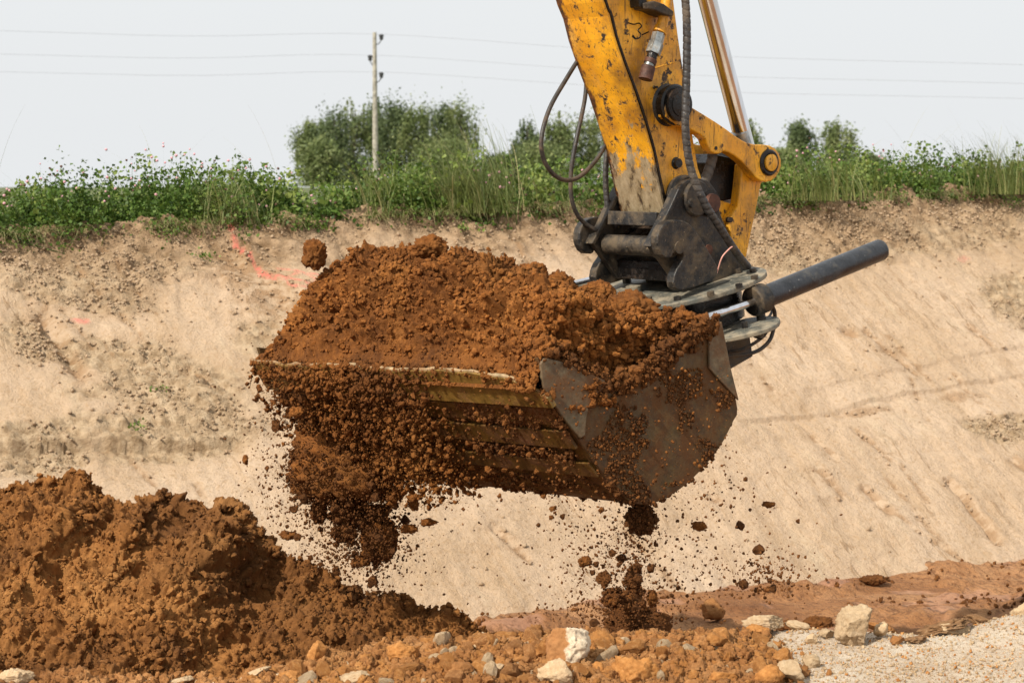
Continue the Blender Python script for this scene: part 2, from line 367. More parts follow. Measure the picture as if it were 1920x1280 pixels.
h += topb * (fbm(P, 3.5, 5, .65, off=8., billow=True) * .04) + (1 - sstep(0, .05, V_)) * .03
# tool-edge steps across the face and gouges down it
for a, b, d in [((-700, 835), (480, 817), .085), ((480, 817), (1100, 800), .02), ((1380, 795), (1960, 690), .022), ((330, 520), (420, 515), .03), ((1500, 730), (1960, 640), .012)]:
    sd, t = segd(px, py, a, b); edge = sstep(0, .04, t) * (1 - sstep(.96, 1, t)); h -= d * np.exp(-np.clip(sd + wob * 3, 0, 999) / 45) * (sd + wob * 3 > 0) * edge
stain = np.zeros(len(P))
G = [((1778, 900), (1872, 1012), 5, .06), ((1620, 915), (1668, 960), 8, .05), ((925, 990), (990, 1045), 7, .05), ((1690, 870), (1745, 960), 3, .03), ((1655, 950), (1820, 1060), 3, .03),
     ((250, 845), (292, 900), 4, .05), ((1700, 690), (1740, 790), 3, .02), ((1600, 800), (1670, 860), 4, .03), ((1505, 790), (1570, 865), 4, .03), ((1620, 620), (1720, 700), 4, .03),
     ((228, 585), (265, 630), 5, .04), ((80, 590), (150, 690), 14, .06), ((355, 690), (395, 720), 8, .04), ((370, 900), (382, 925), 5, .06), ((1580, 620), (1600, 628), 7, .06),
     ((1810, 610), (1860, 650), 4, .04), ((1530, 880), (1580, 930), 6, .03), ((445, 490), (520, 560), 22, .04), ((1900, 860), (1925, 880), 6, .04), ((1330, 930), (1350, 945), 6, .03)]
for _ in range(30):
    a0 = (random.uniform(-150, 1900), random.uniform(430, 1000)); L_ = random.uniform(40, 190); th = math.radians(random.gauss(50, 4)); G.append((a0, (a0[0] + L_ * math.cos(th), a0[1] + L_ * math.sin(th)), random.uniform(1.8, 5), random.uniform(.006, .024)))
for a, b, w, d in G:
    if w < 12 and a != (1778, 900): w, d = w * .6, d * .5
    sd, t = segd(px, py, a, b); ww = w * (1 + .35 * wob); h -= d * np.exp(-(sd / ww) ** 2 / 1.2); h += d * .15 * np.exp(-((sd + ww * 2.4) / ww) ** 2)
    stain = np.maximum(stain, .6 * np.exp(-((np.abs(sd) / (ww * 2.2)) ** 2)) * (fbm(P, 14, 3) > -.1))
for (cx, cy, rx, ry) in [(1660, 658, 38, 8), (1800, 740, 50, 9), (1640, 765, 45, 7)]:
    stain = np.maximum(stain, .5 * (1 - sstep(.5, 1.3, ell(cx, cy, rx, ry, -.08) + wob * .6 + fbm(P, 9, 3) * .5)))
P = P + nrm * h[:, None]
paint = np.zeros(len(P)); pw = fbm(np.stack([px, py, 0 * px], -1), .05, 3)
sq = [((432, 425), (442, 455)), ((442, 455), (468, 480)), ((468, 480), (490, 510)), ((490, 510), (515, 522))]
loop = [(520, 505), (560, 512), (590, 528), (580, 545), (545, 540), (530, 525), (560, 515), (600, 520)]
for a, b in sq + list(zip(loop[:-1], loop[1:])) + [((510, 515), (600, 545))]:
    w_ = 4.2 if (a, b) in sq else 2.2
    paint = np.maximum(paint, (.85 if (a, b) in sq else .65) * (1 - sstep(w_ * .6, w_ * 1.3, np.abs(segd(px, py, a, b)[0]) + pw * 2)))
paint = np.maximum(paint, .85 * (1 - sstep(.5, 1.1, ell(155, 599, 17, 9, .15) + pw * .6)))
paint = np.maximum(paint, .4 * (1 - sstep(.4, 1.1, ell(1808, 484, 14, 6) + pw * .6)))
slope = np_mesh('bank', P, grid_faces(NU, NV), M_SLOPE, smooth=True, attrs={'rough': rough, 'paint': paint, 'topband': topb, 'stain': np.clip(stain, 0, 1), 'su': U_, 'sv': V_ * 4.2})
tag(slope, kind='structure')
BANKV = P.reshape(NU, NV, 3)
# crumbs lying on the rough parts of the bank (stuff)
w = (rough * np.clip(.5 + fbm(P, 2.2, 3), 0, 2) + topb * .5) ** 1.5 + .006 + stain * .6; w *= (np.abs(px - 960) < 1300) * (V_ < .98) * (V_ > 0); w /= w.sum(); k = rng.choice(len(P), 22000, p=w)
S = .0035 + .018 * rng.random(22000) ** 5
cv, cf = scatter(CL1, P[k] + nrm * (S * .4)[:, None], S)
o = np_mesh('bank_crumbs', cv, cf, M_SLOPE, attrs={'rough': np.full(len(cv), .3), 'paint': np.zeros(len(cv)), 'topband': np.full(len(cv), .1), 'stain': np.zeros(len(cv))})
tag(o, 'loose sandy crumbs lying all over the rough parts of the bank', 'loose crumbs', None, 'stuff')

# pit floor
NU, NV = 420, 300
X, Y = np.meshgrid(np.linspace(-7, 10, NU), np.linspace(5.5, 17.5, NV), indexing='ij'); X = X.ravel(); Y = Y.ravel()
P = np.stack([X, Y, 0 * X], -1); Pa = np.stack([X * .6 + Y * .3, Y * 1.8 - X * .8, 0 * X], -1)
z = ZB - .01 + fbm(Pa, .8, 5, .55) * .03 + np.clip(fbm(Pa, 2.0, 5, .68), -.1, 1) * .07
bd = Y - yb(X); z += np.exp(-((bd + .05) / .12) ** 2) * .04 * (1 + fbm(P, 3, 3)) ; 
z += .10 * np.exp(-(((X - 1.9) / .45) ** 2 + ((Y - 9.6) / .3) ** 2)) + .02 * np.clip(fbm(P, 9, 3, .6, billow=True), 0, 1) * sstep(10.2, 9.3, Y)
P[:, 2] = z
tag(np_mesh('pit_floor', P, grid_faces(NU, NV), M_MUD, smooth=True), kind='structure')

w = sstep(.2, .8, fbm(Pa, 1.5, 4, .6)) * (Y > 8.5) * (Y < yb(X) - .02) + .01 * (Y < yb(X)) + .5 * np.exp(-((bd + .1) / .1) ** 2) * (bd < 0); w /= w.sum(); k = rng.choice(len(P), 7000, p=w); S = .004 + .022 * rng.random(7000) ** 4
cv, cf = crumbs(P[k] + rng.normal(size=(7000, 3)) * [.02, .02, 0] + [0, 0, .002], S)
tag(np_mesh('mud_clods', cv, cf, M_SOILD), 'small dark clods strewn over the red mud of the pit floor', 'mud clods', None, 'stuff')
# far field: one sheet behind the crest that reaches the horizon
def crest_pt(x): return x, yk(x), zk(x)
V = []; F = []
xs = np.concatenate([[-900], np.linspace(-9, 8.5, 60), [900]])
rows = [0.02, .6, 2, 6, 15, 60, 200, 600, 2400]
for r in rows:
    for x in xs:
        xc = np.clip(x, -9, 8.5); y = yk(xc) + r; zc = zk(xc); bl = min(1, r / 15.); sx = x if abs(x) < 20 else math.copysign(20 + r * .8 + 6, x)
        V.append((sx if r < 700 else x * 2, y, zc * (1 - bl) + 1.70 * bl - .0135 * r))
tag(np_mesh('field', np.array(V), grid_faces(len(rows), len(xs)), M_FIELD), kind='structure')
# ground far to the sides and beneath, so no gap opens from another viewpoint
tag(np_mesh('lower_ground', np.array([[-60, -30, -.9], [60, -30, -.9], [60, 40, -.9], [-60, 40, -.9]], float), np.array([[0, 1, 2, 3]]), M_MUD), kind='structure')

# near ground shelf
ZS = .43
NU, NV = 620, 330
X, Y = np.meshgrid(np.linspace(-4.0, 4.5, NU), np.linspace(3.0, 7.9, NV) , indexing='ij'); X = X.ravel(); Y = Y.ravel()
P = np.stack([X, Y, 0 * X], -1); gx = 960 + FP * X / Y
edge = np.interp(gx, [0, 450, 600, 800, 1000, 1400, 1900], [6.30, 6.34, 6.52, 6.66, 6.78, 6.93, 6.96]) + .05 * fbm(P, 1.6, 3)
brown = 1 - sstep(1380, 1470, gx + fbm(P, 2.5, 4, .6) * 70 + (Y - 6.6) * -80)
z = fbm(P, .8, 3) * .02 + fbm(P, 6, 5, .62) * .009 + fbm(P, 22, 3, .6, billow=True) * .004 + brown * fbm(P, 6, 5, .6) * .022
z += ZS + .08 * np.exp(-((X - 1.79) / .17) ** 2 - ((Y - 6.82) / .16) ** 2)
z += brown * .03 * np.exp(-((Y - 6.5) / .25) ** 2) * sstep(-1.0, -.2, X)
z -= 1.15 * sstep(-.03, .75, Y - edge)
P[:, 2] = z
NEARZ = z.reshape(NU, NV)
tag(np_mesh('ground', P, grid_faces(NU, NV), M_GROUND, smooth=True, attrs={'brown': brown}), kind='structure')
def ground_z(x, y):
    n0, n1 = NEARZ.shape
    i = np.clip(np.round((np.asarray(x) + 4.0) / 8.5 * (n0 - 1)).astype(int), 0, n0 - 1)
    j = np.clip(np.round((np.asarray(y) - 3.0) / 4.9 * (n1 - 1)).astype(int), 0, n1 - 1)
    return NEARZ[i, j]

# ================================================================== SOIL PILE, lower left
ridge_px = [(-400, 900), (-150, 905), (0, 903), (60, 892), (110, 884), (175, 888), (192, 915), (250, 932), (283, 928), (300, 912), (330, 930), (345, 945), (400, 930), (440, 940), (465, 965), (500, 1000), (540, 1040),
            (600, 1050), (650, 1070), (700, 1092), (760, 1100), (800, 1115), (840, 1128), (880, 1140), (915, 1168), (960, 1188), (985, 1205), (1010, 1225)]
rx = []; rz = []
for a, b in ridge_px: q = at_y(a, b, 9.15 - .25 * sstep(600, 950, a)); rx.append(q[0]); rz.append(q[2] + np.interp(a, [0, 500, 620, 850, 960, 1010], [.085, .07, .03, .02, .07, .05]))
x0, x1, y0, y1 = -3.4, .75, 6.75, 9.9
NU, NV = 800, 620
X, Y = np.meshgrid(np.linspace(x0, x1, NU), np.linspace(y0, y1, NV), indexing='ij'); X = X.ravel(); Y = Y.ravel()
ry = 9.15 - .25 * sstep(-.9, 0, X); q = np.clip((Y - (6.95 + .35 * sstep(-1.3, 0, X))) / (ry - (6.95 + .35 * sstep(-1.3, 0, X))), 0, 1)
zr = np.interp(X - (Y - ry) * .25, rx, rz)
zf = -.5 + (zr + .5) * q ** .95; zb = zr - (Y - ry) * .95
z = np.maximum(np.where(Y < ry, zf, zb), -.56) - .03 - .3 * sstep(.15, .6, X)
P = np.stack([X, Y, z], -1); n = verts_normals(P, NU, NV)
m = sstep(-.55, -.35, z)
d = fbm(P, 1.9, 3, .5) * .06 - .06 * sstep(.42, .75, fbm(P, 4.5, 3, .6, off=23.)) + fbm(P, 4.2, 4, .6, off=2., billow=True) * .045 + fbm(P, 12, 4, .7, off=4., billow=True) * .019 + fbm(P, 45, 2, .65, billow=True) * .004
P = P + n * (d * (.35 + .65 * m))[:, None]
P[:, 2] -= .03
np_pile = np_mesh('soil_pile', P, grid_faces(NU, NV), M_PILE)
tag(np_pile, 'large heap of crumbly orange-brown soil in the lower left', 'soil pile')
k = rng.integers(0, len(P), 62000); k = k[(P[k, 2] > -.2) & (Y[k] < ry[k] + .15)]
S = .0035 + np.where(rng.random(len(k)) < .2, .030 * rng.random(len(k)) ** 2, .008 * rng.random(len(k)) ** 2)
cv, cf = crumbs(P[k] + n[k] * (S * .25)[:, None], S)
tag(np_mesh('pile_crumbs', cv, cf, M_PILE), 'loose crumbs of soil covering the large lower left soil heap', 'soil crumbs', None, 'stuff')
PILE = (P, n)

# ================================================================== EXCAVATOR ARM
PHI = math.radians(40)
p = np.array([math.sin(PHI), -math.cos(PHI), 0.]); q_ = np.array([math.cos(PHI), math.sin(PHI), 0.])
O = at_y(1262, 463, 8.3)
ROOT = empty('excavator_arm', O)
tag(ROOT, 'scratched yellow digger arm with black coupler and muddy ditching bucket full of soil', 'excavator')
def pt(px, py, off=0.): return on_plane(px, py, O + p * off, p)
PM = 450.
def smooth_poly(pts, it=2):
    pts = [np.array(a, float) for a in pts]
    for _ in range(it):
        o = []
        for i in range(len(pts)):
            a, b = pts[i], pts[(i + 1) % len(pts)]; o += [a * .75 + b * .25, a * .25 + b * .75]
        pts = o
    return pts
def prism(name, base, axis, thick, m, parent, bevel=.004, loc=None):
    """solid from an outline (3D points) extruded by axis*thick"""
    bm = bmesh.new(); o = O if loc is None else loc
    a = [bm.verts.new(Vector(np.asarray(b) - o)) for b in base]; f = bm.faces.new(a)
    r = bmesh.ops.extrude_face_region(bm, geom=[f]); vs = [e for e in r['geom'] if isinstance(e, bmesh.types.BMVert)]
    bmesh.ops.translate(bm, verts=vs, vec=Vector(np.asarray(axis) * thick)); bmesh.ops.recalc_face_normals(bm, faces=bm.faces[:])
    me = bpy.data.meshes.new(name); bm.to_mesh(me); bm.free(); me.materials.append(m)
    ob = bpy.data.objects.new(name, me); COL.objects.link(ob)
    if parent: ob.parent = parent
    if bevel: b = ob.modifiers.new('bevel', 'BEVEL'); b.width = bevel; b.segments = 2; b.limit_method = 'ANGLE'; b.angle_limit = math.radians(40)
    return ob
def plate(name, pts, off, thick, m, parent=ROOT, bevel=.004, sm=0, ref=None):
    if sm: pts = smooth_poly(pts, sm)
    r = off if ref is None else ref
    base = [pt(a, b, r) + p * (off - r) for a, b in pts]; return prism(name, base, -p, thick, m, parent, bevel)
def cyl_data(a, b, r0, r1=None, n=40, rings=None):
    a = np.asarray(a, float); b = np.asarray(b, float); ax = b - a; L = np.linalg.norm(ax); ax /= L
    t = np.cross(ax, [0, 0, 1.]); t = t if np.linalg.norm(t) > .1 else np.cross(ax, [1., 0, 0]); t /= np.linalg.norm(t); s = np.cross(ax, t)
    prof = rings or [(0, r0), (L, r0 if r1 is None else r1)]
    prof = [(prof[0][0], 0)] + list(prof) + [(prof[-1][0], 0)]
    an = np.linspace(0, 2 * math.pi, n, endpoint=False); V = []
    for h_, r in prof:
        for c in an: V.append(a + ax * h_ + (t * math.cos(c) + s * math.sin(c)) * max(r, 1e-5))
    F = [[i * n + j, i * n + (j + 1) % n, (i + 1) * n + (j + 1) % n, (i + 1) * n + j] for i in range(len(prof) - 1) for j in range(n)]
    return np.array(V), np.array(F)
def cyl(name, a, b, r0, m, parent=ROOT, r1=None, n=40, rings=None, bevel=.003, loc=None):
    V, F = cyl_data(a, b, r0, r1, n, rings); o = np_mesh(name, V, F, m, loc=O if loc is None else loc, parent=parent, smooth=True)
    e = o.modifiers.new('edge', 'EDGE_SPLIT'); e.split_angle = math.radians(35)
    return o
def pin(name, px, py, off0, off1, r, m, parent=ROOT, ref=None, **k):
    c = pt(px, py, off1 if ref is None else ref); c1 = c + p * (off1 - (off1 if ref is None else ref)); return cyl(name, c1 - p * (off1 - off0), c1, r, m, parent, **k)
def catmull(C, step=.01):
    C = [np.asarray(c, float) for c in C]; C = [2 * C[0] - C[1]] + C + [2 * C[-1] - C[-2]]; out = []
    for i in range(1, len(C) - 2):
        n = max(2, int(np.linalg.norm(C[i + 1] - C[i]) / step))
        for k in range(n):
            t = k / n; out.append(.5 * (2 * C[i] + (C[i + 1] - C[i - 1]) * t + (2 * C[i - 1] - 5 * C[i] + 4 * C[i + 1] - C[i + 2]) * t * t + (3 * C[i] - C[i - 1] - 3 * C[i + 1] + C[i + 2]) * t ** 3))
    return np.array(out + [C[-2]])
def tube(name, C, r, m, parent=ROOT, n=12, step=.01, spiral=None, loc=None, lump=0.):
    A = catmull(C, step); T = np.gradient(A, axis=0); T /= np.linalg.norm(T, axis=1)[:, None] + 1e-12
    N = np.zeros_like(A); u = np.cross(T[0], [0, 0, 1.]); u = u if np.linalg.norm(u) > .05 else np.cross(T[0], [1., 0, 0]); u /= np.linalg.norm(u); N[0] = u
    for i in range(1, len(A)): v = N[i - 1] - T[i] * (N[i - 1] @ T[i]); N[i] = v / np.linalg.norm(v)
    B = np.cross(T, N); an = np.linspace(0, 2 * math.pi, n, endpoint=False); s = np.concatenate([[0], np.cumsum(np.linalg.norm(np.diff(A, axis=0), axis=1))])
    R = np.full((len(A), n), r) if np.isscalar(r) else np.repeat(np.asarray(r)[:, None], n, 1)
    if spiral:
        ph = np.mod(s[:, None] / spiral + an[None] / (2 * math.pi), 1); R = R * (1 - .17 * (ph < .13) + .05 * ph)
    V = A[:, None] + (N[:, None] * np.cos(an)[None, :, None] + B[:, None] * np.sin(an)[None, :, None]) * R[..., None]
    V = V.reshape(-1, 3)
    if lump: V = V + fbm(V, 60, 3)[:, None] * lump * rng.normal(size=3)
    i = np.arange(len(A) - 1)[:, None] * n; j = np.arange(n)[None]; jn = (j + 1) % n
    F = np.stack([i + j, i + jn, i + n + jn, i + n + j], -1).reshape(-1, 4)
    return np_mesh(name, V, F, m, loc=O if loc is None else loc, parent=parent, smooth=not spiral)

# --- stick
ST = -.12; SW = .27
near_edge = [(1020, -420), (1075, -200), (1132, 0), (1143, 27), (1153, 68), (1170, 119), (1191, 175), (1210, 233), (1224, 282), (1237, 344), (1250, 398)]
side = near_edge + [(1300, 410), (1335, 400), (1322, 350), (1309, 314), (1300, 260), (1290, 190), (1281, 130), (1273, 76), (1263, 0), (1225, -200), (1180, -420)]
stick = plate('stick', side, ST, SW, M_YEL, bevel=.006)
fa = [pt(a, b, ST) for a, b in near_edge]; nn = np.cross(fa[3] - fa[2], p); nn /= np.linalg.norm(nn); nn = nn if nn[0] < 0 else -nn
bp = [x + nn * .001 for x in fa]; base = [x + p * .003 for x in bp] + [x + p * .003 + nn * .014 for x in bp[::-1]]
prism('bottom_plate', base, -p, SW + .006, M_YELB, stick, .003)
tube('weld_seam', [x + p * .004 - nn * .004 for x in fa], .0065, M_GREASE, stick, 8, .012)
tube('weld_seam', [pt(1225, 129, ST) , pt(1245, 123, ST), pt(1266, 117, ST)], .003, M_YEL, stick, 8)
B = pt(1252, 197, ST)
cyl('pin_boss', B - p * .02, B + p * .055, .088, M_GREASE, stick, rings=[(0, .092), (.02, .09), (.028, .080), (.05, .080), (.053, .086), (.068, .086), (.075, .078)])
cyl('pivot_pin', B + p * .056, B + p * .085, .066, M_GREASE, stick, rings=[(0, .07), (.02, .07), (.022, .05), (.026, .05), (.03, .02)])
for a, b, r in [(1267, 306, .020), (1226, 164, .006)]:
    c = pt(a, b, ST); cyl('bolt', c - p * .01, c + p * .022, r, M_GREASE, stick, n=6 if r < .01 else 16, rings=[(0, r * 1.3), (.012, r * 1.3), (.014, r), (.03, r)])
# clamp bracket and capped pipe at the top
plate('pipe_clamp', [(1197, -14), (1212, -14), (1215, 16), (1200, 14)], -.06, .06, M_GREASE, stick, .004)
plate('pipe_clamp', [(1214, 6), (1228, 2), (1246, 8), (1264, 22), (1262, 32), (1244, 27), (1230, 20), (1216, 17)], -.03, .09, M_BLK, stick, .005)
PI_ = [(1258, -60), (1250, 0), (1243, 40), (1236, 62)]
pipe = tube('steel_pipe', [pt(a, b, -.07) for a, b in PI_], .0235, M_YEL, ROOT, 20)
def seg(name, a, b, r, m, n=20): cyl(name, pt(*a, -.07), pt(*b, -.07), r, m, pipe, n=n)
seg('collar', (1240, 52), (1236, 62), .029, M_YEL)
seg('hex_fitting', (1235.5, 63), (1231, 80), .0275, M_FIT, 6); seg('hex_fitting', (1231, 81), (1224, 101), .032, M_FIT, 6)
seg('hose_neck', (1224, 101), (1221, 112), .022, M_GREASE); seg('ferrule', (1221, 112), (1218, 120), .026, M_RUST); seg('ferrule', (1218, 120), (1216, 125), .022, M_FIT); seg('end_cap', (1216, 125), (1210, 149), .0295, M_RUST, 24)
# painted scrawl on the stick side
for L in [[(1177, 43), (1188, 46), (1198, 44), (1203, 50), (1196, 57), (1201, 64), (1199, 71), (1191, 73), (1185, 68)], [(1203, 66), (1210, 63), (1216, 60)], [(1192, 73), (1186, 66)]]:
    tube('scrawl', [pt(a, b, ST + .0005) for a, b in L], .0028, M_GREASE, stick, 6, .004)

# --- idler link + rod end
lk = [(1250, 178), (1270, 180), (1292, 198), (1319, 214), (1354, 236), (1386, 260), (1408, 271), (1441, 271), (1458, 281), (1467, 305), (1460, 328), (1442, 343), (1421, 338), (1405, 318), (1386, 298), (1359, 282), (1350, 289), (1336, 288), (1327, 274), (1322, 258), (1292, 241), (1262, 232), (1245, 215)]
link = plate('idler_link', lk, -.062, .05, M_YEL, sm=1, bevel=.006)
cyl('cap_face', pt(1441, 305, -.062) + p * .010, pt(1441, 305, -.062) + p * .0215, .037, M_YEL, link, rings=[(0, .037), (.010, .037), (.0115, .034)])
cyl('pin_cap', pt(1441, 305, -.062) - p * .01, pt(1441, 305, -.062) + p * .016, .056, M_GREASE, link, rings=[(0, .058), (.017, .058), (.023, .052), (.023, .042), (.014, .038)])
cyl('link_bolt', pt(1342, 278, -.062) - p * .01, pt(1342, 278, -.062) + p * .003, .008, M_GREASE, link)
fl = plate('idler_link', lk, -.062 - .34, .05, M_YEL, sm=1, bevel=.006, ref=-.062)
c = pt(1441, 305, -.062); cyl('cross_pin', c - p * .39, c - p * .02, .045, M_BLK, ROOT)
# bucket link
bl = [(1392, 308), (1430, 300), (1446, 318), (1427, 346), (1419, 388), (1409, 435), (1400, 480), (1390, 500), (1372, 470), (1370, 440), (1366, 415), (1383, 388), (1388, 350)]
bk = plate('bucket_link', bl, -.115, .05, M_YEL, bevel=.006)
plate('bucket_link', bl, -.34, .05, M_YEL, bevel=.006, ref=-.115)
plate('link_web', [(1338, 372), (1372, 382), (1392, 372), (1385, 470), (1368, 480), (1345, 420)], -.165, .17, M_YEL, bk)
plate('grease_block', [(1325, 285), (1390, 300), (1392, 345), (1380, 372), (1350, 378), (1330, 368)], -.18, .16, M_GREASE, bk, sm=1)
cyl('link_bolt', pt(1367, 412, -.115) - p * .01, pt(1367, 412, -.115) + p * .012, .012, M_GREASE, bk)
# cylinder rod
RO = -.255
r0 = pt(1402, 292, RO); r1 = pt(1218, -420, RO); ra = pt(1310, -4, RO)
rod = cyl('cylinder_rod', r0, r1, .0415, M_CHR, ROOT, n=48)
c = pt(1441, 305, -.062); cyl('rod_eye', c - p * .31, c - p * .08, .07, M_BLK, rod)
cyl('rod_seal', pt(1385, 248, RO), pt(1392, 272, RO), .045, M_FIT, rod)

# --- quick coupler
CP = [(1218, 458), (1236, 425), (1253, 391), (1270, 354), (1285, 339), (1306, 333), (1330, 340), (1344, 360), (1351, 402), (1365, 435), (1385, 483), (1415, 512), (1345, 530), (1270, 530), (1236, 482)]
coup = plate('quick_coupler', CP, -.035, .03, M_BLK, bevel=.004)
plate('side_frame', CP, -.035 - .36, .03, M_BLK, coup, ref=-.035)
for off in (-.025, -.385):      # bright edge flange of each frame plate
    base = [pt(a, b, -.035) + p * (off + .035) for a, b in [(1216, 462), (1236, 424), (1254, 388), (1270, 353), (1276, 357), (1259, 393), (1240, 430), (1223, 464)]]
    prism('edge_flange', base, -p, .05, M_BLK, coup, .004)
c = pt(1305, 372, -.035)
cyl('stick_boss', c - p * .085, c - p * .035, .10, M_BLK, coup, rings=[(0, .098), (.02, .098), (.024, .09), (.05, .09)])
cyl('pin_retainer', c - p * .005, c + p * .018, .075, M_BLK, coup, rings=[(0, .078), (.012, .078), (.02, .07)])
c2 = pt(1330, 381, -.03); cyl('pin_head', c2 - p * .02, c2 + p * .03, .04, M_RUST, coup, rings=[(0, .044), (.03, .044), (.034, .04), (.05, .038)])
cyl('pin_ring', c2 - p * .02, c2 + p * .012, .055, M_GREASE, coup)
c2 = pt(1290, 381, -.035); cyl('bolt', c2 - p * .01, c2 + p * .03, .02, M_BLK, coup, rings=[(0, .026), (.012, .026), (.014, .019), (.04, .018)])
c2 = pt(1328, 468, -.035); cyl('grommet', c2 - p * .004, c2 + p * .006, .022, M_RUST, coup)
HK = [(1243, 483), (1233, 462), (1234, 437), (1245, 419), (1262, 411), (1287, 414), (1304, 430), (1318, 452), (1332, 476), (1348, 503), (1342, 524), (1300, 540), (1273, 546), (1262, 536), (1266, 510), (1283, 484), (1281, 472), (1262, 474), (1260, 484)]
hook = plate('hook_plate', HK, .05, .045, M_BLK, coup, bevel=.006, sm=1)
plate('hook_plate', HK, .05 - .48, .045, M_BLK, coup, bevel=.006, sm=1, ref=.05)
c = pt(1273, 464, .05); cyl('cross_bar', c - p * .43, c - p * .04, .043, M_BLK, coup, rings=[(0, .043), (.30, .043), (.302, .050), (.325, .050), (.327, .043), (.39, .043)])
cyl('hook_pin', c - p * .05, c + p * .006, .026, M_BLK, coup)
plate('coupler_body', [(1262, 492), (1330, 478), (1395, 498), (1345, 528), (1262, 528)], -.06, .32, M_GREASE, coup, ref=-.035)
plate('cross_plate', [(1243, 398), (1262, 402), (1266, 418), (1242, 425)], -.075, .3, M_BLK, coup, ref=-.035)
plate('cross_plate', [(1268, 445), (1300, 418), (1312, 425), (1285, 470)], -.075, .3, M_GREASE, coup, ref=-.035)

# --- tilt rotator: plates lie in a plane that rises to the right
te = math.radians(12.4); e1 = q_ * math.cos(te) + np.array([0, 0, math.sin(te)]); nz = np.cross(e1, p); nz = nz if nz[2] > 0 else -nz
FO = at_y(1290, 545, 8.42)
def fl_pt(px, py, dz=0.): return on_plane(px, py, FO + nz * dz, nz)
up = [(1300, 497), (1416, 499), (1436, 503), (1438, 511), (1420, 523), (1388, 537), (1338, 552), (1287, 564), (1253, 571), (1200, 572), (1140, 560), (1105, 545), (1110, 530), (1131, 519), (1200, 505)]
rot = prism('tilt_rotator', [fl_pt(a, b) for a, b in smooth_poly(up, 1)], -nz, .022, M_FLANGE, ROOT, .005)
FC = fl_pt(1300, 533)
def nzcyl(name, c, h0, h1, r, m, **k): return cyl(name, c + nz * h0, c + nz * h1, r, m, rot, **k)
nzcyl('rotor_housing', FC, -.16, -.02, .20, M_GREASE, n=48)
lo = [(1351, 608), (1415, 592), (1458, 592), (1464, 600), (1450, 612), (1410, 624), (1355, 635), (1290, 640), (1240, 635), (1240, 612)]
lo3 = [fl_pt(a, b, -.175) for a, b in smooth_poly(lo, 1)]
prism('lower_plate', lo3, -nz, .02, M_FLANGE, rot, .004)
bx = [(1352, 628), (1405, 622), (1412, 668), (1370, 692), (1340, 690)]
plate('mount_block', bx, .0, .30, M_BLK, rot)
plate('bucket_lug', [(1180, 600), (1330, 600), (1365, 700), (1200, 700)], -.1, .05, M_BLK, rot)
plate('bucket_lug', [(1180, 600), (1330, 600), (1365, 700), (1200, 700)], -.4, .05, M_BLK, rot, ref=-.1)
# slewing cylinder
ca = pt(1412, 566, .14); cb = pt(1652, 468, .14); dirc = cb - ca; Lc = np.linalg.norm(dirc); dirc /= Lc
cylr = .049
cyl('tilt_cylinder', ca, cb, cylr, M_BLK2, ROOT, n=56, rings=[(0, cylr), (Lc - .012, cylr), (Lc - .003, cylr * .95), (Lc, cylr * .88)]); tcy = bpy.data.objects['tilt_cylinder']
cyl('collar', ca - dirc * .005, ca + dirc * .075, .062, M_BLK, tcy, n=48, rings=[(0, .058), (.006, .064), (.07, .064), (.08, .055)])
cyl('piston_rod', pt(1255, 617, .14), ca, .0185, M_CHR, tcy, n=32)
tube('collar_strap', [ca + dirc * .035 - nz * .06, ca + dirc * .03 - nz * .11, ca - nz * .16], .02, M_BLK, tcy, 10)
cyl('rod_eye', pt(1262, 612, .10), pt(1262, 612, .10) + p * .08, .05, M_BLK, tcy)
# bolts, clamps and hydraulic bits on the flange
for a, b, r, h_ in [(1341, 516, .021, .05), (1176, 530, .02, .045), (1150, 527, .028, .02), (1400, 505, .016, .02), (1385, 512, .014, .02)]:
    nzcyl('bolt', fl_pt(a, b), -.002, h_, r, M_BLK, n=6, rings=None)
for ang_ in range(0, 360, 30):
    bcc = FC + (e1 * math.cos(math.radians(ang_)) * .27 + p * math.sin(math.radians(ang_)) * .27); cyl('bolt', bcc - nz * .002, bcc + nz * .016, .016, M_BLK, rot, n=6)
    cyl('bolt', bcc - nz * .175, bcc - nz * .15, .014, M_BLK, rot, n=6)
nzcyl('grease_fitting', fl_pt(1190, 548), 0, .03, .035, M_FLANGE)
tube('tie_string', [pt(1376, 460, .06), pt(1366, 468, .07), pt(1354, 482, .07), pt(1347, 502, .05), pt(1344, 512, .04)], .003, M_PINK, rot, 6, .006)
cyl('rod_stub', at_y(1075, 535, 8.75), at_y(1118, 524, 8.85), .02, M_CHR, rot)

# --- hoses
def hose(pts, r, m=M_HOSE, name='hydraulic_hose', spiral=None, **k): return tube(name, [pt(a, b, o_) for a, b, o_ in pts], r, m, ROOT, 16, .004 if spiral else .012, spiral, **k)
hose([(1150, 60, -.45), (1118, 78, -.42), (1092, 102, -.40), (1062, 148, -.38), (1030, 205, -.36), (1015, 262, -.35), (1022, 305, -.35), (1048, 334, -.35), (1082, 334, -.36), (1118, 300, -.38), (1145, 258, -.40), (1180, 225, -.43)], .0095)
hose([(1130, 90, -.45), (1104, 128, -.44), (1096, 190, -.43), (1080, 265, -.42), (1071, 320, -.42), (1071, 368, -.42), (1081, 400, -.42), (1096, 418, -.42), (1118, 432, -.40)], .0092)
hose([(1160, 240, -.44), (1143, 268, -.43), (1136, 312, -.42), (1137, 368, -.42), (1143, 402, -.41), (1155, 425, -.40)], .0125, M_WRAP, spiral=.026)
hose([(1262, -200, .02), (1278, -60, .02), (1285, 0, .02), (1288, 60, .02), (1287, 150, .025), (1285, 230, .03), (1290, 290, .03), (1301, 335, .04), (1322, 382, .06), (1352, 430, .06), (1382, 475, .04), (1402, 500, .0)], .0165, M_WRAP, spiral=.028)
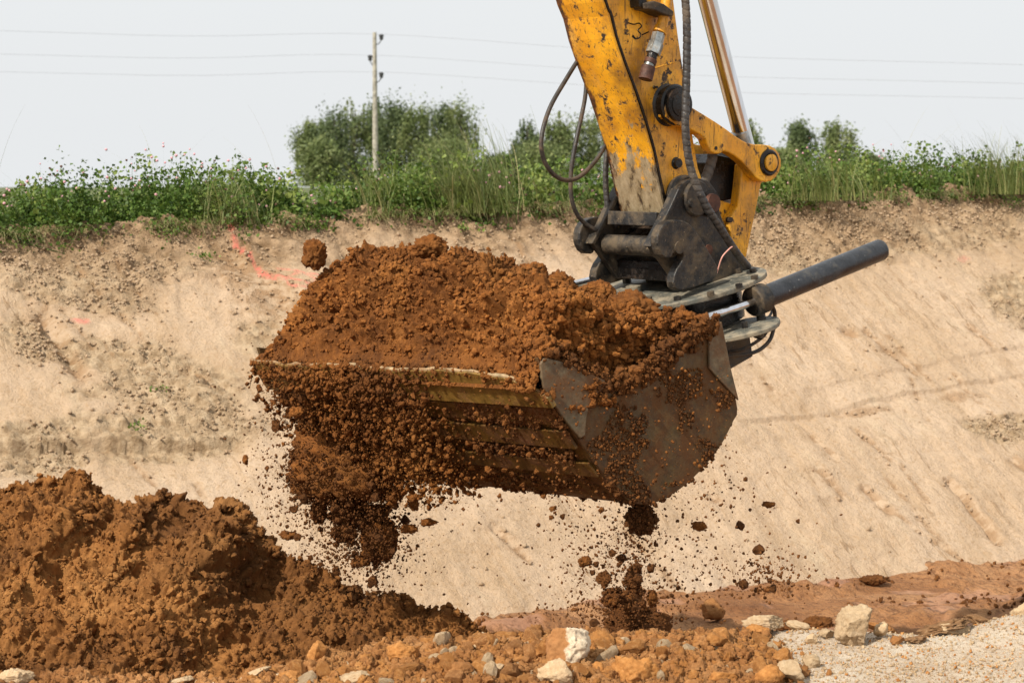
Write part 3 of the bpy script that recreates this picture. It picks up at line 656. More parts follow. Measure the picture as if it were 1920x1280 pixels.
hose([(1332, 240, -.15), (1336, 290, -.13), (1325, 330, -.12), (1312, 352, -.12)], .022, M_WRAP, spiral=.034)
hose([(1448, 572, .12), (1453, 592, .11), (1446, 632, .10), (1425, 655, .10), (1395, 665, .08), (1362, 668, .05)], .0085)
hose([(1440, 600, .08), (1436, 624, .08), (1416, 642, .07), (1390, 655, .05), (1366, 660, .02)], .0075)
hose([(1430, 545, .0), (1448, 575, .02), (1440, 595, .05), (1424, 590, .06)], .006)

# ================================================================== BUCKET
wv = np.array([math.sin(PHI), -math.cos(PHI), .052]); wv /= np.linalg.norm(wv)
BW = 1.94
BO = at_y(1003, 697, 7.4)
def bp_(px, py): return on_plane(px, py, BO, wv)
floor_px = [(1030, 748), (1078, 815), (1125, 880), (1160, 922), (1192, 944), (1235, 940), (1290, 905), (1345, 845), (1376, 788), (1383, 765), (1366, 690), (1349, 606)]
near = [bp_(a, b) for a, b in floor_px]; near = list(catmull(near, .04))
cen = bp_(1200, 780)
def inward(P_, i):
    a = P_[max(0, i - 1)]; b = P_[min(len(P_) - 1, i + 1)]; t = b - a; n = np.cross(t, wv); n /= np.linalg.norm(n); return n if n @ (cen - P_[i]) > 0 else -n
inn = [near[i] + inward(near, i) * .02 for i in range(len(near))]
NN = len(near); NW = 60
def strip_mesh(outer, inner, a0, a1, name, m, parent, nw=2, disp=0.):
    ring = np.array(list(outer) + list(inner)[::-1]); R_ = len(ring); ts = np.linspace(a0, a1, nw); V = np.concatenate([ring - wv * t for t in ts])
    F = [[i * R_ + j, i * R_ + (j + 1) % R_, (i + 1) * R_ + (j + 1) % R_, (i + 1) * R_ + j] for i in range(nw - 1) for j in range(R_)]
    h_ = len(outer); F2 = []
    for base in (0, (nw - 1) * R_):
        for j in range(h_ - 1): F2.append([base + j, base + j + 1, base + R_ - 2 - j, base + R_ - 1 - j])
    return np_mesh(name, V, np.array(F + F2), m, loc=O, parent=parent)
shell = strip_mesh(near, inn, .01, BW - .01, 'bucket', M_BKT, ROOT); shell.data.polygons.foreach_set('use_smooth', [True] * len(shell.data.polygons)); shell.modifiers.new('edge', 'EDGE_SPLIT').split_angle = math.radians(35)
shell['label'] = 'wide ditching bucket caked in brown mud'
sp = [(1008, 670), (1035, 673), (1085, 692), (1142, 718), (1190, 700), (1250, 655), (1300, 615), (1350, 603)]
side3 = [bp_(a, b) for a, b in sp] + near[::-1]
sp1 = prism('side_plate', side3, -wv, .022, M_SIDE, shell, .004)
prism('side_plate', [x - wv * (BW - .022) for x in side3], -wv, .022, M_SIDE, shell, .004)
# cutting edge with a worn corner at the near end
f0, f1 = bp_(1003, 697), bp_(1036, 757); fd = (f1 - f0); fw = np.linalg.norm(fd); fd /= fw; fn = np.cross(fd, wv); fn /= np.linalg.norm(fn); fn = fn if fn @ (cen - f0) < 0 else -fn
out2 = []
for t in np.linspace(0, 1, 40):                 # lip line, worn back towards the near corner
    s_ = t * (BW + .02) - .03; near_d = s_ + .03; wear = .105 * math.exp(-(near_d / .11) ** 1.3) + .006 * math.sin(s_ * 9) + .004 * math.sin(s_ * 31)
    out2.append(f0 + fd * wear - wv * s_ + fn * .004)
low = [f0 + fd * fw - wv * s_ + fn * .004 for s_ in np.linspace(BW - .01, -.03, 40)]
cut = prism('cutting_edge', out2 + low, fn, .024, M_EDGE, shell, .004)
# bevelled bright lip on top of the edge
lipc = [x + fn * .012 for x in out2]; ll = catmull(lipc, .012)
tube('worn_lip', lipc, (.0075 + .006 * fbm(ll, 16, 3) - .004 * np.clip(fbm(ll, 3, 2, off=4.), 0, 1)).clip(.0015), M_LIP, shell, 10, .012)
# wear straps across the floor
def fpos(px, py): return bp_(px, py)
for (a, b, t0, m_) in [((1040, 764), (1062, 795), .012, M_BKT), ((1070, 805), (1092, 838), .016, M_BKT), ((1112, 866), (1132, 892), .012, M_BKT)]:
    A, Bq = fpos(*a), fpos(*b); base = [A + fn * .001 - wv * .02, Bq + fn * .001 - wv * .02, Bq + fn * .001 - wv * (BW - .04), A + fn * .001 - wv * (BW - .04)]
    prism('wear_strap', base, fn, t0, m_, shell, .003)
rp = [(1325, 612), (1349, 603), (1366, 690), (1381, 750), (1348, 715), (1326, 690)]
prism('corner_gusset', [bp_(a, b) + wv * .002 for a, b in rp], wv, .012, M_GREY, shell, .003)
sc_ = [(1008, 670), (1035, 673), (1085, 692), (1142, 718), (1112, 738), (1095, 770), (1092, 830), (1060, 795), (1026, 745), (1012, 720)]
prism('side_cutter', [bp_(a, b) + wv * .002 for a, b in smooth_poly(sc_, 1)], wv, .014, M_GREY, shell, .004)
tb = [bp_(a, b) for a, b in [(1330, 604), (1360, 600), (1366, 622), (1334, 628)]]
prism('top_beam', [x - wv * .03 for x in tb], -wv, BW - .06, M_BLK, shell, .004)

# ================================================================== SOIL LOAD
c_ln, c_bn = bp_(1006, 696), bp_(1345, 608); c_lf = c_ln - wv * BW; c_bf = c_bn - wv * BW
NU, NV = 560, 330
A_, B_ = np.meshgrid(np.linspace(-.02, 1.0, NU), np.linspace(-.01, 1.02, NV), indexing='ij'); A_ = A_.ravel(); B_ = B_.ravel()
Q = (c_lf * 1)[None] * ((1 - A_) * (1 - B_))[:, None] + c_ln[None] * (A_ * (1 - B_))[:, None] + c_bn[None] * (A_ * B_)[:, None] + c_bf[None] * ((1 - A_) * B_)[:, None]
Ha = np.interp(A_, [-.02, 0, .05, .12, .2, .3, .45, .6, .7, .8, .88, .94, .975, 1.0], [0, .04, .23, .38, .44, .44, .40, .37, .35, .33, .31, .29, .27, .16])
gb = np.interp(B_, [-.01, 0, .03, .08, .15, .25, .4, .55, .7, .85, 1.0], [0, .04, .30, .55, .78, .95, 1.0, .86, .66, .42, .12])
drop = 1 - .52 * sstep(.62, .98, A_) * sstep(.12, .55, B_)
dip = -.02 * sstep(.90, .99, A_) * np.exp(-((B_ - .42) / .24) ** 2)
zz = Ha * gb * drop + dip
skirt = .07 * (1 - sstep(-.01, .012, B_)) + .07 * (1 - sstep(-.02, -.005, A_)) + .30 * sstep(.955, 1.0, A_) * sstep(.03, .14, B_); zz = zz - skirt
P = Q + np.array([0, 0, 1.]) * zz[:, None]; n = verts_normals(P, NU, NV); n = n * np.sign((n[:, 2].mean()))
ed = np.minimum.reduce([sstep(-.02, .05, A_), sstep(1.0, .97, A_) * .3 + .7, sstep(-.01, .04, B_), sstep(1.02, .97, B_)])
d = fbm(P, 2.6, 3, .5, off=11.) * .06 - .055 * sstep(.42, .75, fbm(P, 6.5, 3, .6, off=23.)) + fbm(P, 6, 4, .6, off=7., billow=True) * .038 + fbm(P, 16, 4, .7, off=1., billow=True) * .022 + fbm(P, 60, 2, .65, billow=True) * .005
P = P + n * (d * ed)[:, None]
load = np_mesh('soil_load', P, grid_faces(NU, NV), M_SOIL, loc=c_ln); tag(load, 'heaped load of damp brown soil filling the digger bucket', 'soil heap')
LOADP, LOADN, LA, LB = P, n, A_, B_
k = rng.integers(0, len(P), 42000); k[:5000] = rng.choice(np.where(A_ > .93)[0], 5000); S = .003 + .019 * rng.random(42000) ** 5.5; S[:5000] = .005 + .022 * rng.random(5000) ** 2.5
cv, cf = crumbs(P[k] + n[k] * (S * .25)[:, None], S)
tag(np_mesh('load_crumbs', cv, cf, M_SOIL, loc=c_ln), 'small crumbs of soil covering the heap in the bucket', 'soil crumbs', None, 'stuff')

def big_clod(name, c, size, mat_, seed, sub=5, label=None, cat='soil clod', group=None, stretch=(1, 1, 1), rough=.35):
    V, F = ico(sub); s = np.array(stretch)
    nn_ = fbm(V * s + seed * 3.7, .9, 3, .55) * rough * .8 + fbm(V * s + seed * 1.9, 2.6, 4, .62, billow=True) * rough * .45 + fbm(V * s + seed, 9, 3, .6, billow=True) * rough * .12
    V = V * (1 + nn_)[:, None] * s * size
    o = np_mesh(name, V + np.asarray(c), F, mat_, loc=c); tag(o, label, cat, group); return o
# clods on the load silhouette
for (a, b, y, r, sd, st, lb) in [(590, 476, 8.78, .052, 3, (1, .9, 1.25), 'knobbly brown clod perched on the upper left shoulder of the bucket load'),
                                 (806, 462, 8.45, .062, 5, (1.2, .9, .8), 'square brown clod at the highest point of the bucket load'),
                                 (999, 514, 8.15, .055, 8, (1.1, .9, .9), 'pale brown lump on the ridge of the load, left of the coupler'),
                                 (1185, 580, 8.0, .095, 9, (1.2, .9, .75), 'big rounded clod of soil beside the coupler base plate'),
                                 (1050, 530, 8.15, .05, 12, (1.1, .9, .8), 'small dark clod on the load halfway between the lump and the coupler'),
                                 (1120, 545, 8.15, .06, 14, (1.2, .9, .7), 'brown clod of soil against the left edge of the coupler base plate')]:
    big_clod('soil_clod', at_y(a, b, y), r, M_SOIL, sd, 5, lb, stretch=st)
# mud stuck to the bucket outside
def outer_pts(n_):
    seg_ = rng.integers(0, NN - 1, n_); t = rng.random(n_)[:, None]; nr = np.array(near); a = nr[seg_] * (1 - t) + nr[seg_ + 1] * t
    s = rng.random(n_)[:, None] * BW; nor = np.array([-inward(near, i) for i in range(NN)])[seg_]; return a - wv * s + nor * .004, nor
Pm, Nm = outer_pts(14000)
def band(n_, a0, a1, dens):
    t = rng.random(n_)[:, None]; s = rng.random(n_)[:, None] * BW; A = bp_(*a0)[None] * (1 - t) + bp_(*a1)[None] * t - wv * s + fn * .010
    kk = fbm(A, 5, 4, .65, off=41.) > dens; return A[kk], np.repeat(fn[None], kk.sum(), 0)
msk = fbm(Pm, 3.2, 4, .6, off=20.) + .35 * sstep(.0, 1.4, (Pm - BO) @ (-wv)) > .12
Pm, Nm = Pm[msk], Nm[msk]
for arg in ((6500, (1037, 757), (1066, 800), -.22), (2500, (1066, 800), (1092, 838), .25), (9000, (1094, 842), (1165, 925), -.12), (1800, (1020, 725), (1038, 757), .42)):
    b1, b2 = band(*arg); Pm = np.concatenate([Pm, b1]); Nm = np.concatenate([Nm, b2])
S = .0035 + .017 * rng.random(len(Pm)) ** 4
sw = np.array([bp_(a, b) for a, b in zip(rng.uniform(1020, 1385, 11000), rng.uniform(690, 945, 11000))]); spx, spy = proj(sw)
poly = [proj(x) for x in side3]
def inside(x, y):
    c = np.zeros(len(x), bool); j = len(poly) - 1
    for i in range(len(poly)):
        xi, yi = poly[i]; xj, yj = poly[j]; c ^= ((yi > y) != (yj > y)) & (x < (xj - xi) * (y - yi) / (yj - yi + 1e-12) + xi); j = i
    return c
ok = inside(spx, spy) & (fbm(sw, 4.5, 4, .6, off=31.) > -.06) & ~((spx > 1318) & (spy < 730)) & ~((spx < 1110) & (spy < 800))
sw = sw[ok] + wv * .003; S2 = .0025 + .011 * rng.random(len(sw)) ** 3.5
ne = 1900; te_ = rng.random(ne) ** .8; ex = 1020 + te_ * 325; ey = np.interp(ex, [1010, 1035, 1085, 1142, 1190, 1250, 1300, 1350], [668, 671, 690, 717, 700, 655, 615, 603]) + rng.normal(size=ne) * 9 + np.abs(rng.normal(size=ne)) * 14 * (ex > 1120) - 4 * (ex < 1120); rng_keep = (ex > 1125) | (rng.random(ne) < .5)
eP = np.array([on_plane(a_, b_, BO + wv * o_, wv) for a_, b_, o_ in zip(ex, ey, rng.uniform(-.04, .02, ne))]); eS = (.005 + .026 * rng.random(ne) ** 3); eP = eP[rng_keep]; eS = eS[rng_keep]
cv, cf = crumbs(np.concatenate([Pm, sw, eP]), np.concatenate([S, S2, eS]))
tag(np_mesh('caked_mud', cv, cf, M_SOILD, loc=c_ln), 'dark mud caked on the outside of the bucket', 'mud', None, 'stuff')

# ================================================================== FALLING SOIL
BIG = [(645, 1000, 8.7, .040, 51, (1.2, .8, .9), 'broad falling lump left of the tall lump above the heap'),
       (598, 960, 8.75, .036, 52, (.9, .9, 1.2), 'falling lump at the lower left edge of the biggest mass'),
       (735, 925, 8.65, .036, 53, (1.3, .9, .8), 'falling lump under the bucket floor, right of the biggest mass'),
       (676, 1052, 8.7, .034, 54, (1.2, .9, .8), 'lowest falling lump of the left plume, about to land on the heap'),
       (1150, 1120, 8.1, .036, 55, (1.1, .9, 1.), 'lowest falling clod of the right plume, just above the mound'),
       (1222, 1120, 8.1, .026, 56, (.8, .8, 1.4), 'long falling clod just above the right side of the mound'),
       (640, 880, 8.7, .20, 31, (1.15, .8, .75), 'biggest falling mass of soil under the left end of the bucket'),
       (655, 955, 8.75, .075, 32, (1, .9, .95), 'dark rounded clod just below the biggest falling mass'),
       (712, 1010, 8.7, .082, 33, (.85, .8, 1.2), 'tall falling lump of soil above the right shoulder of the heap'),
       (708, 960, 8.7, .04, 50, (1.1, .8, .8), 'flat falling clod between the dark round one and the tall lump'),
       (776, 943, 8.6, .027, 34, (.9, .9, 1.1), 'round dark clod falling just right of the left plume'),
       (803, 978, 8.6, .024, 35, (1.3, .9, .7), 'flat oval clod falling farthest right of the left plume'),
       (766, 992, 8.6, .03, 36, (1.4, .9, .7), 'slanted falling clod close to the flat oval one'),
       (1202, 972, 7.9, .055, 37, (1, .9, 1.0), 'dark clod hanging just under the lowest point of the bucket'),
       (1097, 1052, 8.1, .026, 38, (1, .9, .95), 'ragged clod falling in the middle of the right plume'),
       (1133, 1085, 8.1, .032, 39, (1, .9, 1), 'dark round clod low in the right plume'),
       (1188, 1085, 8.1, .036, 40, (.8, .8, 1.4), 'long dark clod low in the right plume'),
       (1312, 985, 8.2, .022, 41, (1.2, .9, .9), 'lone falling clod right of the right plume'),
       (1440, 945, 8.3, .019, 42, (1.5, .9, .7), 'lone falling clod farthest right against the bank'),
       (555, 773, 8.5, .03, 43, (1.1, .9, .8), 'round clod falling left of the bucket floor'),
       (460, 862, 8.6, .017, 44, (.8, .9, 1.3), 'lone falling clod farthest left against the bank'),
       (577, 905, 8.7, .05, 45, (1.5, .9, .8), 'ragged clod on the left side of the biggest falling mass'),
       (712, 870, 8.7, .10, 46, (1.1, .9, .9), 'falling lump on the right side of the biggest falling mass'),
       (540, 1003, 8.8, .028, 47, (1.5, .9, .7), 'flat falling clod just above the left heap slope')]
for (a, b, y, r, sd, st, lb) in BIG: big_clod('falling_clod', at_y(a, b, y), r, M_SOILD if sd in (32, 39, 40, 37) else M_SOIL, sd, 5 if r > .04 else 4, lb, group='falling clods', stretch=st, rough=.42)
def plume(n_, pts, spread, yr, smin, smax, pw_):
    w_ = np.array([q[2] for q in pts], float); w_ /= w_.sum(); k = rng.choice(len(pts), n_, p=w_); c = np.array([(q[0], q[1], q[3], q[4]) for q in pts])[k]
    x = c[:, 0] + rng.normal(size=n_) * c[:, 2]; y = c[:, 1] + rng.normal(size=n_) * c[:, 3]
    D = rng.uniform(*yr, n_); r = FW[None] + ((x - 960) / FP)[:, None] * RT - ((y - 640) / FP)[:, None] * UP
    return CAM + r * (D / r[:, 1])[:, None], smin + (smax - smin) * rng.random(n_) ** pw_, x, y
LP = [(560, 800, 1.5, 40, 60), (650, 900, 4, 50, 50), (620, 960, 3, 55, 50), (690, 1000, 4, 45, 50), (560, 900, 2.4, 50, 60), (700, 930, 3, 40, 40), (520, 720, .8, 24, 40), (670, 1040, 3, 55, 25), (740, 1000, .6, 70, 60)]
RP = [(1180, 1080, 3, 55, 70), (1120, 1060, 2, 45, 60), (1190, 1010, 2, 28, 50), (1160, 1160, 3, 60, 30), (1300, 1010, 1.2, 90, 60), (1440, 1075, 1.6, 50, 22), (1350, 1090, 1, 70, 40), (1050, 1000, .6, 70, 60), (1360, 900, .3, 30, 40)]
sm = [clod_tpl(2, s + 60, .4) for s in range(6)]
tplm = {}
def add_single(V, F, c, s, R, m, lb, grp, key):
    if key not in tplm:
        me = bpy.data.meshes.new('falling_clod'); me.from_pydata(V.tolist(), [], F.tolist()); me.materials.append(m); tplm[key] = me
    o = bpy.data.objects.new('falling_clod', tplm[key]); COL.objects.link(o); o.location = c; o.scale = (s, s, s * 1.15); o.rotation_euler = R
    tag(o, lb, 'soil clod', grp); return o
def rand_rot(): return (random.uniform(0, 6.28), random.uniform(0, 6.28), random.uniform(0, 6.28))
for pts, n1, n2, lb, grp, yr, mm in [(LP, 190, 8500, 'small brown clod falling in the left plume of soil', 'small clods in the left plume', (8.45, 8.95), M_SOILD),
                               (RP, 95, 4200, 'small brown clod falling in the right plume of soil', 'small clods in the right plume', (7.7, 8.3), M_SOILD)]:
    C_, S_, x, y = plume(n1 * 2, pts, 1, yr, .0075, .025, 3.)
    got = 0
    for i in range(len(C_)):
        if got >= n1 or (C_[i][2] < .1 and C_[i][0] < -.1 and y[i] > 1000): continue
        j = got % len(sm); add_single(sm[j][0], sm[j][1], C_[i], S_[i], rand_rot(), mm, lb, grp, (j, 'l')); got += 1
    C_, S_, x, y = plume(n2, pts, 1, yr, .0017, .0105, 2.4); Sx = S_
    cv, cf = scatter([(V * (1, 1, 1), F) for V, F in CL1], C_, Sx)
    if pts is LP:
        for (a, b, y_, r_, sd, st, lb_) in BIG:
            if r_ > .035:
                c_ = at_y(a, b, y_); nb_ = int(5200 * (r_ / .2) ** 1.4) + 150; dr = rng.normal(size=(nb_, 3)); dr /= np.linalg.norm(dr, axis=1)[:, None]
                v2, f2 = crumbs(c_ + dr * np.array(st) * r_ * rng.uniform(.90, 1.18, nb_)[:, None], .0025 + .013 * rng.random(nb_) ** 4); cf = np.concatenate([cf, f2 + len(cv)]); cv = np.concatenate([cv, v2])
    tag(np_mesh('falling_crumbs', cv, cf, mm, loc=C_.mean(0)), 'fine crumbs of soil raining down in the ' + ('left' if pts is LP else 'right') + ' plume', 'falling soil', None, 'stuff')
# curtain of crumbs spilling over the lip in front of the bucket floor
n_ = 21000
s_ = BW * np.where(rng.random(n_) < .93, .36 + .60 * rng.beta(1.7, 1.7, n_) + rng.normal(size=n_) * .03, rng.random(n_)); dn = rng.random(n_) ** .9 * .62; base = f0[None] - wv[None] * s_[:, None] + fn[None] * (.015 + .10 * rng.random(n_)[:, None] ** 1.5)
C_ = base + fd[None] * (dn * 1.02)[:, None] + np.array([0, 0, -1.]) * (dn * .12 * rng.random(n_))[:, None]; Sx = .0022 + .020 * rng.random(n_) ** 6.5
keep = rng.random(n_) < (1 - .5 * sstep(.3, .6, dn)); C_, Sx = C_[keep], Sx[keep]
nl = 2600; sl_ = BW * np.where(rng.random(nl) < .45, rng.normal(.60, .09, nl), rng.random(nl)); iL = np.clip(sl_ / (BW + .02) * 39, 0, 38.9); ot = np.array(out2); fr = (iL % 1)[:, None]; i0 = iL.astype(int)
LPt = ot[i0] * (1 - fr) + ot[i0 + 1] * fr + fn * rng.uniform(-.02, .035, nl)[:, None] + fd * np.abs(rng.normal(size=nl))[:, None] * .022 + np.array([0, 0, .006]); LS = .003 + .018 * rng.random(nl) ** 4
C_ = np.concatenate([C_, LPt]); Sx = np.concatenate([Sx, LS])
cv, cf = crumbs(C_, Sx); tag(np_mesh('spilling_soil', cv, cf, M_SOIL, loc=c_ln), 'curtain of soil crumbs spilling over the bucket lip', 'falling soil', None, 'stuff')
n_ = 700     # sparse crumbs in front of the side plate
xx = rng.uniform(1020, 1370, n_); yy_ = rng.uniform(690, 950, n_); C_ = np.array([on_plane(a, b, BO + wv * random.uniform(.03, .35), wv) for a, b in zip(xx, yy_)]); a_, b_ = proj(C_)
Sx = .0018 + .0105 * rng.random(n_) ** 4.5
cv, cf = scatter(CL1, C_, Sx); tag(np_mesh('crumbs_by_side_plate', cv, cf, M_SOIL, loc=c_ln), 'loose crumbs of soil falling past the bucket side plate', 'falling soil', None, 'stuff')

# mound of landed soil under the right plume, in the pit behind the shelf
NU, NV = 300, 220
X, Y = np.meshgrid(np.linspace(-.5, 2.6, NU), np.linspace(7.3, 10.0, NV), indexing='ij'); X = X.ravel(); Y = Y.ravel(); P = np.stack([X, Y, 0 * X], -1)
z = -.52 + .76 * np.exp(-((X - .50) / .34) ** 2 - ((Y - 8.35) / .5) ** 2) + .36 * np.exp(-((X - 1.15) / .45) ** 2 - ((Y - 8.9) / .4) ** 2)
P[:, 2] = z; n = verts_normals(P, NU, NV); n *= np.sign(n[:, 2].mean()); m = sstep(-.5, -.3, z)
P = P + n * ((fbm(P, 5, 4, .6, off=2., billow=True) * .05 + fbm(P, 16, 4, .68, off=4., billow=True) * .022) * m)[:, None]
tag(np_mesh('soil_mound', P, grid_faces(NU, NV), M_SOILD, loc=(.5, 8.4, -.42)), 'low dark mound of freshly dropped soil under the right plume, behind the rubble', 'soil mound')
k = rng.integers(0, len(P), 5000); k = k[m[k] > .3]; S = .005 + .03 * rng.random(len(k)) ** 4
cv, cf = crumbs(P[k] + n[k] * (S * .3)[:, None], S); tag(np_mesh('mound_crumbs', cv, cf, M_SOILD, loc=(.5, 8.4, -.42)), 'crumbs of soil covering the low dark mound under the right plume', 'soil crumbs', None, 'stuff')

# ================================================================== FOREGROUND ROCKS
def rock(a, b, wpx, hpx, m, seed, label, z=None, y=None, planes=9, rough=.12, group=None, name='rock', cat='rock', d=(.5, .85), tilt=0.):
    """a,b = photo position of the middle of its foot"""
    if y is None:
        c = at_z(a, b, ZS if z is None else z)
        if z is None: c[2] = ground_z(float(c[0]), float(c[1]))
    else: c = at_y(a, b, y)
    k = c[1] / FP; V, F = rock_tpl(5 if max(wpx, hpx) > 60 else 4, seed, planes, d, rough)
    V = V + fbm(V * 1. + seed, 5, 4, .7, billow=True)[:, None] * V * (.045 if m is M_ROCKP or m is M_ROCK2 else .07)
    V = V - (V.max(0) + V.min(0)) / 2; V = V / np.abs(V).max(0); V = V * (wpx * k / 2, (wpx + hpx) * .25 * k, hpx * k / 2)
    ct, st = math.cos(tilt), math.sin(tilt); V = np.stack([V[:, 0] * ct + V[:, 2] * st, V[:, 1], -V[:, 0] * st + V[:, 2] * ct], -1)
    V[:, 2] -= V[:, 2].min() * .9; 
    return tag(np_mesh(name, V + c, F, m, loc=c), label, cat, group)
RK = [(1062, 1264, 88, 96, M_ROCK2, 101, 'upright slab with a brown left face and a white right face', .25),
      (1040, 1290, 70, 50, M_ROCKP, 102, 'pale blotchy stone at the bottom edge under the white-faced slab', 0.),
      (1192, 1285, 98, 72, M_ROCKO, 103, 'biggest rounded orange-brown rock at the bottom edge', .1),
      (1128, 1240, 50, 44, M_ROCKO, 104, 'orange-brown rock right behind the white-faced slab', .5),
      (1122, 1275, 36, 40, M_ROCKO, 105, 'pointed brown shard leaning against the white-faced slab', -.6),
      (1255, 1240, 44, 40, M_ROCKB, 106, 'blocky brown rock right of the biggest orange rock', 0.),
      (1599, 1208, 76, 80, M_ROCKP, 107, 'big pale knobbly boulder standing on the white ground', 0.),
      (1651, 1182, 70, 24, M_ROCKB, 108, 'flat brown shard jutting from behind the pale boulder', .18),
      (1650, 1204, 26, 34, M_ROCKP, 109, 'small pale pointed stone leaning on the pale boulder', .3),
      (1682, 1216, 30, 18, M_ROCKB, 110, 'small brown stone just right of the pale boulder', 0.),
      (1430, 1188, 84, 30, M_ROCKP, 111, 'layered pale slab with a brown underside at the edge of the shelf', -.05),
      (1422, 1194, 50, 20, M_ROCKO, 112, 'flat orange flake under the layered pale slab', 0.),
      (1495, 1182, 50, 18, M_ROCKP, 113, 'thin pale flake right of the layered slab', .2),
      (1521, 1209, 26, 22, M_ROCKP, 114, 'small round pale pebble between slab and boulder', 0.),
      (1521, 1252, 34, 28, M_ROCKP, 115, 'brown and pale pebble alone on the white ground', 0.),
      (1550, 1200, 32, 20, M_ROCKP, 116, 'low pale stone touching the left foot of the boulder', 0.),
      (1480, 1276, 56, 44, M_ROCKP, 117, 'pale angular stone at the right end of the rubble', .2),
      (1442, 1285, 60, 44, M_ROCKO, 118, 'orange-brown lump at the right end of the rubble', 0.),
      (1355, 1285, 60, 30, M_ROCKO, 119, 'flat-topped orange stone at the bottom edge', 0.),
      (1300, 1290, 44, 34, M_ROCKB, 120, 'rounded brown stone at the bottom edge left of the flat-topped one', 0.),
      (810, 1228, 74, 36, M_ROCKO, 121, 'domed orange-brown rock at the foot of the soil heap', 0.),
      (755, 1250, 64, 42, M_ROCKO, 122, 'reddish brown rock below the domed one', 0.),
      (594, 1252, 40, 50, M_ROCKO, 123, 'upright orange-brown clod at the right foot of the heap', 0.),
      (903, 1222, 22, 24, M_ROCKP, 124, 'small pale round pebble on the brown rubble', 0.),
      (925, 1268, 46, 24, M_ROCKP, 125, 'pale tilted chip in the middle of the rubble', -.4),
      (972, 1250, 34, 26, M_ROCKB, 126, 'brown stone left of the white-faced slab', 0.),
      (478, 1272, 66, 12, M_ROCKP, 127, 'long thin white chip at the bottom edge under the heap', -.35),
      (335, 1282, 60, 18, M_ROCKP, 128, 'wedge-shaped white stone at the bottom edge under the heap', -.25),
      (30, 1290, 70, 36, M_ROCKP, 129, 'lumpy white stone in the bottom left corner', 0.),
      (545, 1274, 44, 22, M_ROCKO, 130, 'flat orange stone between the white chip and the upright clod', 0.),
      (665, 1284, 60, 34, M_ROCKP, 131, 'pale lumpy stone at the bottom edge under the reddish rock', 0.),
      (860, 1275, 60, 30, M_ROCKB, 132, 'dark brown lump at the bottom edge below the domed rock', 0.),
      (1345, 1240, 46, 30, M_ROCKO, 133, 'orange-brown lump at the back of the right rubble', 0.),
      (1225, 1215, 40, 20, M_ROCKO, 134, 'low brown stone behind the biggest orange rock', 0.)]
for a, b, w_, h_, m_, sd, lb, tl in RK: rock(a, b, w_, h_, m_, sd, lb, tilt=tl, group='foreground rocks')
rock(1338, 1162, 46, 44, M_ROCKB, 148, 'square brown block standing in the mud behind the shelf', z=ZB, rough=.06, planes=5, d=(.62, .8), tilt=math.pi)
for i, (a, b, w_, h_, lb) in enumerate([(1530, 1172, 60, 30, 'dark ridge of clods lying in the mud left of the pale boulder'), (1480, 1178, 60, 26, 'low dark clod in the mud behind the layered slab'), (1090, 1085 + 66, 36, 22, 'small dark lump of mud at the foot of the bank')]):
    c = at_z(a, b, ZB - .02); big_clod('mud_lump', c, w_ / 2 * c[1] / FP, M_SOILD, 200 + i, 5, lb, stretch=(1, .8, h_ / w_ * 1.2), rough=.4)
c = at_z(1640, 1072 + 20, ZB); big_clod('mud_lump', at_y(1640, 1086, 11.7), .055, M_SOILD, 220, 5, 'small dark hump of mud at the foot of the bank on the right', stretch=(1.6, .8, .5), rough=.4)
# layered crust piece on the right shelf and the corner lump
rock(1770, 1200, 110, 24, M_CRUST, 141, 'long flat crust of layered brown earth on the right shelf', planes=7, rough=.35, tilt=-.25)
rock(1832, 1188, 60, 22, M_CRUST, 151, 'crumbly brown end of the layered earth crust on the right shelf', planes=7, rough=.4, tilt=.3)
rock(1715, 1212, 50, 14, M_CRUST, 152, 'thin brown flake tapering off left of the layered crust', planes=7, rough=.3, tilt=-.2)
rock(1790, 1200, 60, 24, M_ROCKP, 143, 'smooth grey-pink flake on the layered crust', planes=6)
rock(1925, 1180, 70, 60, M_ROCKP, 142, 'pale rocky lump at the right edge of the picture', rough=.15)
EX = [0, 450, 560, 650, 800, 1000, 1400, 1900]; EY = [1275, 1268, 1246, 1228, 1208, 1200, 1184, 1176]
# pool of smaller individual rocks, copies of a few shapes
pool = []
for j in range(12):
    V, F = rock_tpl(3, 300 + j, 8, (.5, .85), .08); m_ = [M_ROCKO, M_ROCKB, M_ROCKO, M_ROCKP][j % 4]
    me = bpy.data.meshes.new('rock'); me.from_pydata(V.tolist(), [], F.tolist()); me.materials.append(m_); pool.append((me, m_))
cnt = 0
while cnt < 299:
    a = random.gauss(1050, 280); b = random.uniform(1205, 1290)
    if not 470 < a < 1500 or b < np.interp(a, EX, EY) + 6: continue
    c = at_z(a, b, ZS); c[2] = ground_z(float(c[0]), float(c[1])); s = .010 + .040 * random.random() ** 2.
    me, m_ = pool[random.randrange(12)]; o = bpy.data.objects.new('rock', me); COL.objects.link(o); o.location = (c[0], c[1], c[2] + s * .4); o.scale = (s * random.uniform(.9, 1.4), s, s * random.uniform(.6, 1)); o.rotation_euler = rand_rot()
    tag(o, 'small pale stone among the brown foreground rubble' if m_ is M_ROCKP else 'small orange-brown stone in the foreground rubble', 'rock', 'small stones in the rubble'); cnt += 1
